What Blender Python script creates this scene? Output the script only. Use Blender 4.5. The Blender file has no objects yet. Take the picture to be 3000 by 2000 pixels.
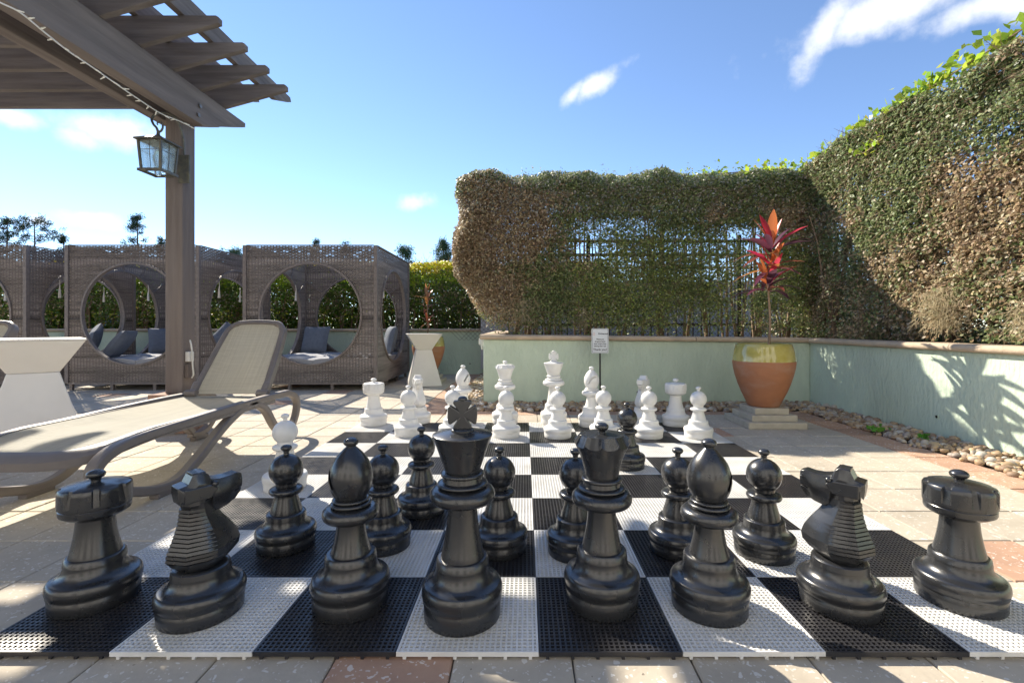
import bpy, math, random
import numpy as np
from mathutils import Vector, Matrix, Quaternion
R = math.radians
random.seed(7)
rng = np.random.default_rng(7)
S = bpy.context.scene
C = S.collection

# ------------------------------------------------------------------ camera
F, CX, YH = 1394.0, 1537.0, 959.0            # focal length and principal point in photo pixels
CAM = Vector((-0.036, -1.176, 0.822))
cd = bpy.data.cameras.new('camera'); cam = bpy.data.objects.new('camera', cd); C.objects.link(cam)
cam.location = CAM; cam.rotation_euler = (R(90), 0, 0)
cd.sensor_width = 36; cd.lens = 36 * F / 3000
cd.shift_x = -(CX - 1500) / 3000; cd.shift_y = -(1000 - YH) / 3000
cd.clip_start = 0.05; cd.clip_end = 2000
S.camera = cam

# ------------------------------------------------------------------ light
ELEV, AZ = 38.0, -46.0                       # sun stands far left; azimuth counted from +Y towards +X
sdir = Vector((math.sin(R(AZ)) * math.cos(R(ELEV)), math.cos(R(AZ)) * math.cos(R(ELEV)), math.sin(R(ELEV))))
ld = bpy.data.lights.new('sun', 'SUN'); ld.energy = 3.75; ld.angle = R(0.55); ld.color = (1.0, 0.90, 0.74)
sun = bpy.data.objects.new('sun', ld); C.objects.link(sun)
sun.rotation_euler = (-sdir).to_track_quat('-Z', 'Y').to_euler(); sun.location = (-6, 6, 8)
W = bpy.data.worlds.new('World'); S.world = W; W.use_nodes = True
wn, wl = W.node_tree.nodes, W.node_tree.links; wn.clear()
def wN(t, **k):
    n = wn.new(t)
    for a, b in k.items(): setattr(n, a, b)
    return n
wout = wN('ShaderNodeOutputWorld'); wbg = wN('ShaderNodeBackground'); wbg.inputs['Strength'].default_value = 0.105
wl.new(wbg.outputs[0], wout.inputs[0])
sky = wN('ShaderNodeTexSky', sky_type='NISHITA'); sky.sun_disc = False
sky.sun_elevation = R(ELEV); sky.sun_rotation = R(AZ); sky.air_density = 0.72; sky.dust_density = 0.0; sky.ozone_density = 2.6; sky.altitude = 0
tc = wN('ShaderNodeTexCoord'); nz = wN('ShaderNodeTexNoise'); nz.inputs['Scale'].default_value = 9; nz.inputs['Detail'].default_value = 7; nz.inputs['Roughness'].default_value = 0.6
wl.new(tc.outputs['Generated'], nz.inputs['Vector'])
def pdir(px, py): return Vector(((px - CX) / F, 1, (YH - py) / F))
clouds = [(300, 385, 130, 60, 0), (235, 405, 70, 55, 0), (265, 640, 85, 33, 0), (1215, 592, 80, 36, 8), (1735, 250, 100, 32, 27), (1680, 275, 60, 26, 40), (2620, 25, 330, 75, 0), (2420, 90, 130, 55, 50), (2950, -10, 260, 60, 0), (45, 345, 90, 32, 0), (110, 645, 34, 20, 0),
          (-900, 500, 300, 90, 0), (3900, 500, 340, 110, 0), (1200, -900, 420, 200, 20)]
def vm(op, a=None, b=None):
    n = wN('ShaderNodeVectorMath', operation=op)
    for i, x in enumerate((a, b)):
        if x is None: continue
        if isinstance(x, (tuple, Vector)): n.inputs[i].default_value = tuple(x)
        else: wl.new(x, n.inputs[i])
    return n
def mm(op, a=None, b=None, c=None, clamp=False):
    n = wN('ShaderNodeMath', operation=op); n.use_clamp = clamp
    for i, x in enumerate((a, b, c)):
        if x is None: continue
        if isinstance(x, (int, float)): n.inputs[i].default_value = x
        else: wl.new(x, n.inputs[i])
    return n.outputs[0]
acc = None
for (px, py, a, b, tilt) in clouds:
    d = pdir(px, py); L = d.length; d.normalize()
    u = Vector((0, 0, 1)).cross(d).normalized() * -1; v = d.cross(u).normalized()
    if v.z < 0: v = -v
    ct, st = math.cos(R(tilt)), math.sin(R(tilt)); u2 = u * ct + v * st; v2 = v * ct - u * st
    du = vm('DOT_PRODUCT', tc.outputs['Generated'], u2 / (a / F / L)).outputs['Value']
    dv = vm('DOT_PRODUCT', tc.outputs['Generated'], v2 / (b / F / L)).outputs['Value']
    dd = vm('DOT_PRODUCT', tc.outputs['Generated'], d).outputs['Value']
    r2 = mm('ADD', mm('MULTIPLY', du, du), mm('MULTIPLY', dv, dv))
    m = mm('SUBTRACT', 1.0, mm('SQRT', r2))
    m = mm('ADD', m, mm('MULTIPLY', mm('LESS_THAN', dd, 0.0), -50.0))
    acc = m if acc is None else mm('MAXIMUM', acc, m)
nf = mm('MULTIPLY', mm('SUBTRACT', nz.outputs['Fac'], 0.5), 2.6)
cm = wN('ShaderNodeMapRange'); cm.interpolation_type = 'SMOOTHSTEP'
cm.inputs['From Min'].default_value = -0.12; cm.inputs['From Max'].default_value = 0.95
wl.new(mm('ADD', acc, nf), cm.inputs['Value'])
mix = wN('ShaderNodeMix', data_type='RGBA'); mix.inputs['B'].default_value = (4.9, 4.95, 5.05, 1)
wl.new(mm('MULTIPLY', cm.outputs['Result'], 0.85), mix.inputs['Factor']); wl.new(sky.outputs[0], mix.inputs['A']); wl.new(mix.outputs['Result'], wbg.inputs['Color'])

S.view_settings.view_transform = 'Standard'; S.view_settings.look = 'None'
S.view_settings.exposure = 1.36; S.view_settings.gamma = 1.0
S.view_settings.use_curve_mapping = False
try: S.cycles.max_bounces = 8; S.cycles.transparent_max_bounces = 12; S.cycles.use_denoising = True
except Exception: pass

# ------------------------------------------------------------------ helpers
def W3(px, py, z=0.0):
    """photo pixel of a point known to be at height z -> world point"""
    Z = F * (CAM.z - z) / (py - YH)
    return Vector(((px - CX) / F * Z + CAM.x, Z + CAM.y, z))
def WD(px, py, Y):
    """photo pixel of a point known to be at depth Y -> world point"""
    Z = Y - CAM.y
    return Vector(((px - CX) / F * Z + CAM.x, Y, CAM.z + (YH - py) / F * Z))

def link(name, me, mat=None, parent=None):
    o = bpy.data.objects.new(name, me); C.objects.link(o)
    if mat is not None and me is not None and not me.materials: me.materials.append(mat)
    if parent is not None: o.parent = parent
    return o
def tag(o, label=None, cat=None, group=None, kind=None):
    if label: o['label'] = label
    if cat: o['category'] = cat
    if group: o['group'] = group
    if kind: o['kind'] = kind
    return o
def empty(name, loc=(0, 0, 0), rz=0.0, label=None, cat=None, group=None):
    o = bpy.data.objects.new(name, None); C.objects.link(o); o.location = loc; o.rotation_euler = (0, 0, rz); o.empty_display_size = 0.1
    return tag(o, label, cat, group)
def copy_tree(o, parent=None):
    c = o.copy(); C.objects.link(c); c.parent = parent
    for ch in list(o.children): copy_tree(ch, c)
    return c

class MB:
    def __init__(s): s.v = []; s.f = []
    def add(s, vs, fs):
        n = len(s.v); s.v += [tuple(p) for p in vs]; s.f += [tuple(i + n for i in q) for q in fs]; return s
    def box(s, x0, x1, y0, y1, z0, z1):
        return s.add([(x0,y0,z0),(x1,y0,z0),(x1,y1,z0),(x0,y1,z0),(x0,y0,z1),(x1,y0,z1),(x1,y1,z1),(x0,y1,z1)],
                     [(0,3,2,1),(4,5,6,7),(0,1,5,4),(1,2,6,5),(2,3,7,6),(3,0,4,7)])
    def lathe(s, prof, seg=48, mod=None, cx=0, cy=0):
        vs = []; fs = []; n = len(prof)
        for k, (r, z) in enumerate(prof):
            for i in range(seg):
                a = 2 * math.pi * i / seg; rr, zz = (r, z) if mod is None else mod(k, a, r, z)
                vs.append((cx + rr * math.cos(a), cy + rr * math.sin(a), zz))
        for k in range(n - 1):
            for i in range(seg):
                j = (i + 1) % seg; fs.append((k*seg+i, k*seg+j, (k+1)*seg+j, (k+1)*seg+i))
        if prof[0][0] > 1e-6: fs.append(tuple(reversed(range(seg))))
        if prof[-1][0] > 1e-6: fs.append(tuple(range((n-1)*seg, n*seg)))
        return s.add(vs, fs)
    def prism(s, poly, y0, y1):
        """poly in xz plane extruded along y"""
        n = len(poly); vs = [(x, y0, z) for x, z in poly] + [(x, y1, z) for x, z in poly]
        fs = [tuple(range(n)), tuple(reversed(range(n, 2*n)))] + [((i+1)%n, i, n+i, n+(i+1)%n) for i in range(n)]
        return s.add(vs, fs)
    def tube(s, pts, rad, seg=8, cap=True):
        pts = [Vector(p) for p in pts]; n = len(pts); rads = rad if isinstance(rad, (list, tuple)) else [rad]*n
        vs = []; fs = []; up = None
        for k, p in enumerate(pts):
            t = (pts[min(k+1, n-1)] - pts[max(k-1, 0)]).normalized()
            if up is None: up = t.orthogonal().normalized()
            up = (up - t * up.dot(t)).normalized(); w = t.cross(up)
            for i in range(seg):
                a = 2*math.pi*i/seg; vs.append(p + (up*math.cos(a) + w*math.sin(a)) * rads[k])
        for k in range(n-1):
            for i in range(seg):
                j = (i+1) % seg; fs.append((k*seg+i, k*seg+j, (k+1)*seg+j, (k+1)*seg+i))
        if cap: fs.append(tuple(reversed(range(seg)))); fs.append(tuple(range((n-1)*seg, n*seg)))
        return s.add(vs, fs)
    def ribbon(s, pts, wvec, th, w):
        """bar of rectangular section swept along pts (in one plane), width w along wvec, thickness th"""
        pts = [Vector(p) for p in pts]; wv = Vector(wvec).normalized() * (w/2); n = len(pts); vs = []; fs = []
        for k, p in enumerate(pts):
            t = (pts[min(k+1, n-1)] - pts[max(k-1, 0)]).normalized(); nn = t.cross(wv).normalized() * (th/2)
            vs += [p - wv - nn, p + wv - nn, p + wv + nn, p - wv + nn]
        for k in range(n-1):
            for i in range(4):
                j = (i+1) % 4; fs.append((k*4+i, k*4+j, (k+1)*4+j, (k+1)*4+i))
        fs += [(3,2,1,0), tuple((n-1)*4+i for i in range(4))]
        return s.add(vs, fs)
    def mesh(s, name, smooth=None):
        me = bpy.data.meshes.new(name); me.from_pydata(s.v, [], s.f); me.validate(); me.update()
        import bmesh
        b = bmesh.new(); b.from_mesh(me); bmesh.ops.recalc_face_normals(b, faces=b.faces); b.to_mesh(me); b.free()
        if smooth:
            for p in me.polygons: p.use_smooth = True
            try: me.set_sharp_from_angle(angle=R(smooth))
            except Exception: pass
        else:
            for p in me.polygons: p.use_smooth = False
        return me
    def build(s, name, mat, parent=None, smooth=None, bevel=0, segs=2):
        o = link(name, s.mesh(name, smooth), mat, parent)
        if bevel:
            m = o.modifiers.new('bevel', 'BEVEL'); m.width = bevel; m.segments = segs; m.limit_method = 'ANGLE'; m.angle_limit = R(35)
        return o

def spline(pts, n=8):
    """Catmull-Rom through points"""
    P = [Vector(p) for p in pts]; P = [2*P[0]-P[1]] + P + [2*P[-1]-P[-2]]; out = []
    for i in range(1, len(P)-2):
        for k in range(n):
            t = k/n; a, b, c, d = P[i-1], P[i], P[i+1], P[i+2]
            out.append(0.5*((2*b) + (c-a)*t + (2*a-5*b+4*c-d)*t*t + (3*b-a-3*c+d)*t**3))
    out.append(P[-2]); return out

# ------------------------------------------------------------------ materials
def new_mat(name):
    m = bpy.data.materials.new(name); m.use_nodes = True; nt = m.node_tree
    b = nt.nodes['Principled BSDF']
    return m, nt, nt.nodes, nt.links, b
def nd(nodes, t, **k):
    n = nodes.new(t)
    for a, b in k.items(): setattr(n, a, b)
    return n
def c4(c): return (c[0], c[1], c[2], 1)
def M(name, c1, c2=None, scale=8, rough=0.6, bump=0.0, bscale=None, detail=6, stretch=(1,1,1), spec=0.5, metal=0.0, c3=None, s3=2.0, world=False, coat=0, rvar=0.0, lo=0.35, hi=0.65):
    m, nt, N, L, b = new_mat(name)
    b.inputs['Roughness'].default_value = rough; b.inputs['Metallic'].default_value = metal
    b.inputs['Specular IOR Level'].default_value = spec; b.inputs['Coat Weight'].default_value = coat
    b.inputs['Base Color'].default_value = c4(c1)
    if world: src = nd(N, 'ShaderNodeNewGeometry').outputs['Position']
    else: src = nd(N, 'ShaderNodeTexCoord').outputs['Object']
    mp = nd(N, 'ShaderNodeMapping'); mp.inputs['Scale'].default_value = stretch; L.new(src, mp.inputs['Vector'])
    t = nd(N, 'ShaderNodeTexNoise'); t.inputs['Scale'].default_value = scale; t.inputs['Detail'].default_value = detail; t.inputs['Roughness'].default_value = 0.6
    L.new(mp.outputs[0], t.inputs['Vector'])
    if c2:
        mr = nd(N, 'ShaderNodeMapRange'); mr.inputs['From Min'].default_value = lo; mr.inputs['From Max'].default_value = hi; L.new(t.outputs['Fac'], mr.inputs['Value'])
        x = nd(N, 'ShaderNodeMix', data_type='RGBA'); x.inputs['A'].default_value = c4(c1); x.inputs['B'].default_value = c4(c2)
        L.new(mr.outputs[0], x.inputs['Factor']); out = x.outputs['Result']
        if c3:
            t3 = nd(N, 'ShaderNodeTexNoise'); t3.inputs['Scale'].default_value = s3; t3.inputs['Detail'].default_value = 4; L.new(mp.outputs[0], t3.inputs['Vector'])
            m3 = nd(N, 'ShaderNodeMapRange'); m3.inputs['From Min'].default_value = 0.5; m3.inputs['From Max'].default_value = 0.75; L.new(t3.outputs['Fac'], m3.inputs['Value'])
            x3 = nd(N, 'ShaderNodeMix', data_type='RGBA'); L.new(out, x3.inputs['A']); x3.inputs['B'].default_value = c4(c3); L.new(m3.outputs[0], x3.inputs['Factor']); out = x3.outputs['Result']
        L.new(out, b.inputs['Base Color'])
    if rvar:
        tr = nd(N, 'ShaderNodeTexNoise'); tr.inputs['Scale'].default_value = scale*2.3; tr.inputs['Detail'].default_value = 5; L.new(mp.outputs[0], tr.inputs['Vector'])
        mr2 = nd(N, 'ShaderNodeMapRange'); mr2.inputs['From Min'].default_value = 0.3; mr2.inputs['From Max'].default_value = 0.7
        mr2.inputs['To Min'].default_value = rough - rvar; mr2.inputs['To Max'].default_value = rough + rvar; L.new(tr.outputs['Fac'], mr2.inputs['Value']); L.new(mr2.outputs[0], b.inputs['Roughness'])
    if bump:
        tb = nd(N, 'ShaderNodeTexNoise'); tb.inputs['Scale'].default_value = bscale or scale*3; tb.inputs['Detail'].default_value = 5; L.new(mp.outputs[0], tb.inputs['Vector'])
        bp = nd(N, 'ShaderNodeBump'); bp.inputs['Strength'].default_value = bump; bp.inputs['Distance'].default_value = 0.01
        L.new(tb.outputs['Fac'], bp.inputs['Height']); L.new(bp.outputs[0], b.inputs['Normal'])
    return m
MT = {}
MT['black'] = M('black_plastic', (0.020, 0.021, 0.024), (0.024, 0.025, 0.027), 5, 0.27, 0.0, 220, rvar=0.012, spec=0.85)
MT['white'] = M('white_plastic', (0.80, 0.80, 0.79), (0.74, 0.735, 0.72), 6, 0.42, 0.02, 150, rvar=0.06, c3=(0.68, 0.66, 0.61), s3=8)
MT['tile_black'] = M('tile_black', (0.022, 0.022, 0.026), (0.034, 0.033, 0.035), 12, 0.36, 0, rvar=0.08, world=True)
MT['tile_white'] = M('tile_white', (0.74, 0.745, 0.75), (0.62, 0.61, 0.58), 5, 0.5, 0, world=True)
MT['stucco'] = M('stucco', (0.555, 0.655, 0.535), (0.50, 0.60, 0.49), 7, 0.9, 1.0, 42, stretch=(1, 1, 0.4), world=True, spec=0.2, c3=(0.50, 0.57, 0.475), s3=2.2)
MT['coping'] = M('coping_stone', (0.56, 0.45, 0.33), (0.44, 0.35, 0.26), 5, 0.85, 0.5, 50, world=True, spec=0.2, c3=(0.36, 0.31, 0.25), s3=3)
MT['wood'] = M('painted_wood', (0.175, 0.145, 0.13), (0.13, 0.108, 0.10), 9, 0.72, 0.35, 40, stretch=(1, 1, 1), world=True, spec=0.3)
MT['wood_post'] = M('post_wood', (0.205, 0.178, 0.168), (0.15, 0.128, 0.12), 16, 0.75, 0.6, 50, stretch=(1, 1, 0.07), world=True, spec=0.3, c3=(0.25, 0.205, 0.175), s3=5)
MT['wood_y'] = M('beam_wood', (0.225, 0.195, 0.183), (0.135, 0.116, 0.11), 20, 0.72, 0.5, 50, stretch=(1, 0.07, 1), world=True, spec=0.3, c3=(0.215, 0.185, 0.17), s3=4)
MT['wood_x'] = M('rafter_wood', (0.195, 0.175, 0.168), (0.118, 0.104, 0.10), 20, 0.72, 0.5, 50, stretch=(0.07, 1, 1), world=True, spec=0.3)
MT['brick'] = M('brick', (0.36, 0.22, 0.16), (0.30, 0.19, 0.145), 9, 0.85, 0.4, 60, world=True)
MT['mortar'] = M('mortar', (0.30, 0.27, 0.24), (0.24, 0.21, 0.19), 20, 0.95, 0.3, 60, world=True)
MT['slab'] = M('plinth_slab', (0.50, 0.46, 0.38), (0.42, 0.38, 0.31), 14, 0.9, 0.3, 90, world=True)
MT['terracotta'] = M('terracotta', (0.41, 0.175, 0.085), (0.33, 0.135, 0.068), 5, 0.6, 0.15, 60, stretch=(1, 1, 2), c3=(0.42, 0.23, 0.15), s3=5)
MT['glaze'] = M('olive_glaze', (0.42, 0.36, 0.08), (0.50, 0.44, 0.16), 7, 0.12, 0.03, 20, spec=0.6, coat=0.6, c3=(0.30, 0.28, 0.07), s3=6)
MT['soil'] = M('soil', (0.10, 0.075, 0.055), (0.05, 0.038, 0.028), 8, 0.95, 0.8, 30, world=True)
MT['iron'] = M('black_iron', (0.012, 0.012, 0.013), (0.02, 0.02, 0.02), 20, 0.5, 0)
MT['lounger'] = M('lounger_plastic', (0.17, 0.148, 0.138), (0.20, 0.176, 0.163), 7, 0.42, 0.04, 120, rvar=0.06)
MT['table'] = M('white_table_plastic', (0.80, 0.78, 0.74), (0.74, 0.72, 0.68), 3, 0.42, 0.02, 60)
MT['pillow'] = M('slate_fabric', (0.14, 0.165, 0.21), (0.115, 0.135, 0.175), 20, 0.9, 0.25, 160)
MT['cushion'] = M('grey_fabric', (0.33, 0.34, 0.37), (0.29, 0.30, 0.33), 12, 0.9, 0.3, 120)
MT['bark'] = M('bark', (0.33, 0.235, 0.155), (0.19, 0.13, 0.085), 14, 0.9, 0.6, 60, stretch=(1, 1, 0.25), world=True)
MT['pinebark'] = M('pine_bark', (0.16, 0.10, 0.085), (0.10, 0.066, 0.056), 3, 0.9, 0)
MT['bronze'] = M('verdigris_bronze', (0.10, 0.10, 0.10), (0.15, 0.15, 0.12), 30, 0.5, 0.1, 80, metal=0.5, c3=(0.22, 0.20, 0.13), s3=14)
MT['signwhite'] = M('sign_white', (0.72, 0.76, 0.80), (0.69, 0.73, 0.77), 4, 0.4, 0)
MT['ink'] = M('sign_ink', (0.03, 0.03, 0.035), None, 4, 0.6, 0)
MT['pinkink'] = M('sign_pink', (0.72, 0.45, 0.42), None, 4, 0.6, 0)
MT['cable'] = M('white_cable', (0.78, 0.78, 0.74), (0.7, 0.7, 0.66), 30, 0.5, 0)
MT['bulb'] = M('clear_bulb', (0.86, 0.88, 0.84), None, 4, 0.15, 0)
MT['steel'] = M('bolt_steel', (0.28, 0.27, 0.26), (0.18, 0.16, 0.15), 40, 0.45, 0, metal=0.8)
MT['socket'] = M('outlet_white', (0.74, 0.74, 0.71), (0.66, 0.66, 0.63), 20, 0.5, 0)
MT['hole'] = M('drain_pipe', (0.02, 0.02, 0.02), None, 4, 0.8, 0)
MT['ground'] = M('far_ground', (0.20, 0.19, 0.12), (0.12, 0.15, 0.06), 0.6, 0.95, 0, world=True)
MT['screen'] = M('pale_screen', (0.56, 0.56, 0.60), (0.48, 0.48, 0.53), 1.2, 0.9, 0, world=True)
MT['bluescreen'] = M('blue_screen', (0.10, 0.32, 0.72), (0.16, 0.42, 0.80), 1.6, 0.8, 0, world=True)
MT['moss'] = M('dry_moss', (0.52, 0.44, 0.28), (0.40, 0.33, 0.20), 20, 0.9, 0, world=True)
MT['tassel'] = M('cord', (0.66, 0.63, 0.56), None, 4, 0.9, 0)

def paver_mat(name, a, b2, fleck):
    m, nt, N, L, b = new_mat(name); b.inputs['Roughness'].default_value = 0.82; b.inputs['Specular IOR Level'].default_value = 0.25
    pos = nd(N, 'ShaderNodeNewGeometry').outputs['Position']; oi = nd(N, 'ShaderNodeObjectInfo')
    t = nd(N, 'ShaderNodeTexNoise'); t.inputs['Scale'].default_value = 7; t.inputs['Detail'].default_value = 8; t.inputs['Roughness'].default_value = 0.65; L.new(pos, t.inputs['Vector'])
    mr = nd(N, 'ShaderNodeMapRange'); mr.inputs['From Min'].default_value = 0.32; mr.inputs['From Max'].default_value = 0.68; L.new(t.outputs['Fac'], mr.inputs['Value'])
    x = nd(N, 'ShaderNodeMix', data_type='RGBA'); x.inputs['A'].default_value = c4(a); x.inputs['B'].default_value = c4(b2); L.new(mr.outputs[0], x.inputs['Factor'])
    out = x.outputs['Result']
    # shell flecks: stretched voronoi cells, only some of them
    warp = nd(N, 'ShaderNodeTexNoise'); warp.inputs['Scale'].default_value = 30; L.new(pos, warp.inputs['Vector'])
    wv = nd(N, 'ShaderNodeVectorMath', operation='SCALE'); L.new(warp.outputs['Color'], wv.inputs[0]); wv.inputs['Scale'].default_value = 0.05
    wa = nd(N, 'ShaderNodeVectorMath', operation='ADD'); L.new(pos, wa.inputs[0]); L.new(wv.outputs[0], wa.inputs[1])
    for sc, th, keep, col, amt in ((40, 0.20, 0.42, fleck, 0.85), (85, 0.26, 0.40, fleck, 0.65), (52, 0.13, 0.82, (0.12, 0.10, 0.085), 0.7)):
        v = nd(N, 'ShaderNodeTexVoronoi'); v.inputs['Scale'].default_value = sc; v.inputs['Randomness'].default_value = 1.0; L.new(wa.outputs[0], v.inputs['Vector'])
        sp = nd(N, 'ShaderNodeSeparateColor'); L.new(v.outputs['Color'], sp.inputs[0])
        g = nd(N, 'ShaderNodeMath', operation='GREATER_THAN'); L.new(sp.outputs[0], g.inputs[0]); g.inputs[1].default_value = keep
        ls = nd(N, 'ShaderNodeMath', operation='MULTIPLY'); L.new(sp.outputs[1], ls.inputs[0]); ls.inputs[1].default_value = th * 1.6
        l = nd(N, 'ShaderNodeMath', operation='LESS_THAN'); L.new(v.outputs['Distance'], l.inputs[0]); L.new(ls.outputs[0], l.inputs[1])
        q = nd(N, 'ShaderNodeMath', operation='MULTIPLY'); L.new(g.outputs[0], q.inputs[0]); L.new(l.outputs[0], q.inputs[1])
        q2 = nd(N, 'ShaderNodeMath', operation='MULTIPLY'); L.new(q.outputs[0], q2.inputs[0]); q2.inputs[1].default_value = amt
        y = nd(N, 'ShaderNodeMix', data_type='RGBA'); L.new(out, y.inputs['A']); y.inputs['B'].default_value = c4(col); L.new(q2.outputs[0], y.inputs['Factor']); out = y.outputs['Result']
    # per-paver tint and broad wear
    t2 = nd(N, 'ShaderNodeTexNoise'); t2.inputs['Scale'].default_value = 0.9; t2.inputs['Detail'].default_value = 5; L.new(pos, t2.inputs['Vector'])
    s1 = nd(N, 'ShaderNodeMath', operation='MULTIPLY_ADD'); L.new(oi.outputs['Random'], s1.inputs[0]); s1.inputs[1].default_value = 0.16; s1.inputs[2].default_value = 0.76
    s2 = nd(N, 'ShaderNodeMath', operation='MULTIPLY_ADD'); L.new(t2.outputs['Fac'], s2.inputs[0]); s2.inputs[1].default_value = 0.36; L.new(s1.outputs[0], s2.inputs[2])
    hv = nd(N, 'ShaderNodeHueSaturation'); L.new(out, hv.inputs['Color']); L.new(s2.outputs[0], hv.inputs['Value']); L.new(hv.outputs[0], b.inputs['Base Color'])
    bp = nd(N, 'ShaderNodeBump'); bp.inputs['Strength'].default_value = 0.35; bp.inputs['Distance'].default_value = 0.004
    tb = nd(N, 'ShaderNodeTexNoise'); tb.inputs['Scale'].default_value = 60; tb.inputs['Detail'].default_value = 6; L.new(pos, tb.inputs['Vector']); L.new(tb.outputs['Fac'], bp.inputs['Height']); L.new(bp.outputs[0], b.inputs['Normal'])
    return m
MT['paver'] = paver_mat('shell_paver', (0.49, 0.435, 0.355), (0.40, 0.355, 0.29), (0.66, 0.64, 0.60))
MT['paver_pink'] = paver_mat('rose_paver', (0.48, 0.31, 0.215), (0.37, 0.23, 0.165), (0.66, 0.60, 0.55))

def leaf_mat(name, rough=0.45, trans=0.3, spec=0.5):
    m, nt, N, L, b = new_mat(name)
    at = nd(N, 'ShaderNodeAttribute', attribute_name='leaf_colour'); L.new(at.outputs['Color'], b.inputs['Base Color']); b.inputs['Roughness'].default_value = rough; b.inputs['Specular IOR Level'].default_value = spec
    tr = nd(N, 'ShaderNodeBsdfTranslucent'); g = nd(N, 'ShaderNodeGamma'); L.new(at.outputs['Color'], g.inputs[0]); g.inputs[1].default_value = 0.85; L.new(g.outputs[0], tr.inputs['Color'])
    ms = nd(N, 'ShaderNodeMixShader'); ms.inputs[0].default_value = trans; L.new(b.outputs[0], ms.inputs[1]); L.new(tr.outputs[0], ms.inputs[2])
    L.new(ms.outputs[0], N['Material Output'].inputs['Surface']); return m
MT['leaf'] = leaf_mat('leaf', 0.46, 0.36, 0.4); MT['leaf_bright'] = leaf_mat('bright_leaf', 0.4, 0.45); MT['leaf_ti'] = leaf_mat('cordyline_leaf', 0.3, 0.35); MT['needle'] = leaf_mat('needle', 0.6, 0.15, 0.3)

def wicker_mat():
    m, nt, N, L, b = new_mat('wicker'); b.inputs['Roughness'].default_value = 0.5; b.inputs['Specular IOR Level'].default_value = 0.4
    at = nd(N, 'ShaderNodeAttribute', attribute_name='leaf_colour'); L.new(at.outputs['Color'], b.inputs['Base Color']); return m
MT['wicker'] = wicker_mat()
MT['wicker_frame'] = M('wicker_frame', (0.15, 0.128, 0.12), (0.21, 0.18, 0.165), 30, 0.55, 0.3, 90)
def sling_mat():
    m, nt, N, L, b = new_mat('sling_fabric'); b.inputs['Roughness'].default_value = 0.75
    tcn = nd(N, 'ShaderNodeTexCoord'); out = None
    for st, sc in (((140, 1.5, 1.5), 1), ((1.5, 140, 140), 1)):
        mp = nd(N, 'ShaderNodeMapping'); mp.inputs['Scale'].default_value = st; L.new(tcn.outputs['Object'], mp.inputs['Vector'])
        t = nd(N, 'ShaderNodeTexNoise'); t.inputs['Scale'].default_value = sc; t.inputs['Detail'].default_value = 2; L.new(mp.outputs[0], t.inputs['Vector'])
        out = t.outputs['Fac'] if out is None else out
        last = t.outputs['Fac']
    ad = nd(N, 'ShaderNodeMath', operation='ADD'); L.new(out, ad.inputs[0]); L.new(last, ad.inputs[1])
    mr = nd(N, 'ShaderNodeMapRange'); mr.inputs['From Min'].default_value = 0.75; mr.inputs['From Max'].default_value = 1.25; L.new(ad.outputs[0], mr.inputs['Value'])
    x = nd(N, 'ShaderNodeMix', data_type='RGBA'); x.inputs['A'].default_value = (0.37, 0.36, 0.305, 1); x.inputs['B'].default_value = (0.54, 0.525, 0.445, 1); L.new(mr.outputs[0], x.inputs['Factor']); L.new(x.outputs['Result'], b.inputs['Base Color'])
    bp = nd(N, 'ShaderNodeBump'); bp.inputs['Strength'].default_value = 0.3; bp.inputs['Distance'].default_value = 0.002; L.new(ad.outputs[0], bp.inputs['Height']); L.new(bp.outputs[0], b.inputs['Normal'])
    tr = nd(N, 'ShaderNodeBsdfTranslucent'); tr.inputs['Color'].default_value = (0.62, 0.60, 0.50, 1); ms = nd(N, 'ShaderNodeMixShader'); ms.inputs[0].default_value = 0.42
    L.new(b.outputs[0], ms.inputs[1]); L.new(tr.outputs[0], ms.inputs[2]); L.new(ms.outputs[0], N['Material Output'].inputs['Surface']); return m
MT['sling'] = sling_mat()
def glass_mat():
    m, nt, N, L, b = new_mat('seeded_glass'); b.inputs['Base Color'].default_value = (0.80, 0.90, 0.90, 1); b.inputs['Roughness'].default_value = 0.12
    b.inputs['Transmission Weight'].default_value = 0.85; b.inputs['IOR'].default_value = 1.2
    t = nd(N, 'ShaderNodeTexNoise'); t.inputs['Scale'].default_value = 40; bp = nd(N, 'ShaderNodeBump'); bp.inputs['Strength'].default_value = 0.4; bp.inputs['Distance'].default_value = 0.004; L.new(t.outputs['Fac'], bp.inputs['Height']); L.new(bp.outputs[0], b.inputs['Normal']); return m
MT['glass'] = glass_mat()
def stone_mats():
    out = []
    for i, (a, b2) in enumerate([((0.42, 0.30, 0.18), (0.33, 0.23, 0.14)), ((0.52, 0.45, 0.36), (0.42, 0.36, 0.28)), ((0.30, 0.20, 0.13), (0.22, 0.15, 0.10)), ((0.36, 0.31, 0.27), (0.27, 0.23, 0.20)), ((0.56, 0.40, 0.22), (0.44, 0.31, 0.18)), ((0.60, 0.56, 0.50), (0.50, 0.45, 0.38))]):
        out.append(M('river_stone_%d' % i, a, b2, 30, 0.6, 0.1, 60, world=True))
    return out
STONES = stone_mats()

# ------------------------------------------------------------------ the setting
def sheet(name, x0, x1, y0, y1, z, mat, kind='structure'):
    return tag(MB().add([(x0,y0,z),(x1,y0,z),(x1,y1,z),(x0,y1,z)], [(0,1,2,3)]).build(name, mat), kind=kind)
sheet('ground', -600, 600, -600, 600, -0.09, MT['ground'])
sheet('patio_bedding', -12, 3.0, -6, 7.3, -0.014, MT['mortar'])
tag(MB().box(-16, 12, -13.0, -4.32, -.3, -.004).build('bounce_terrace', MT['paver']), kind='structure')  # unseen pale paving added behind the camera for its bounced light
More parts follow.
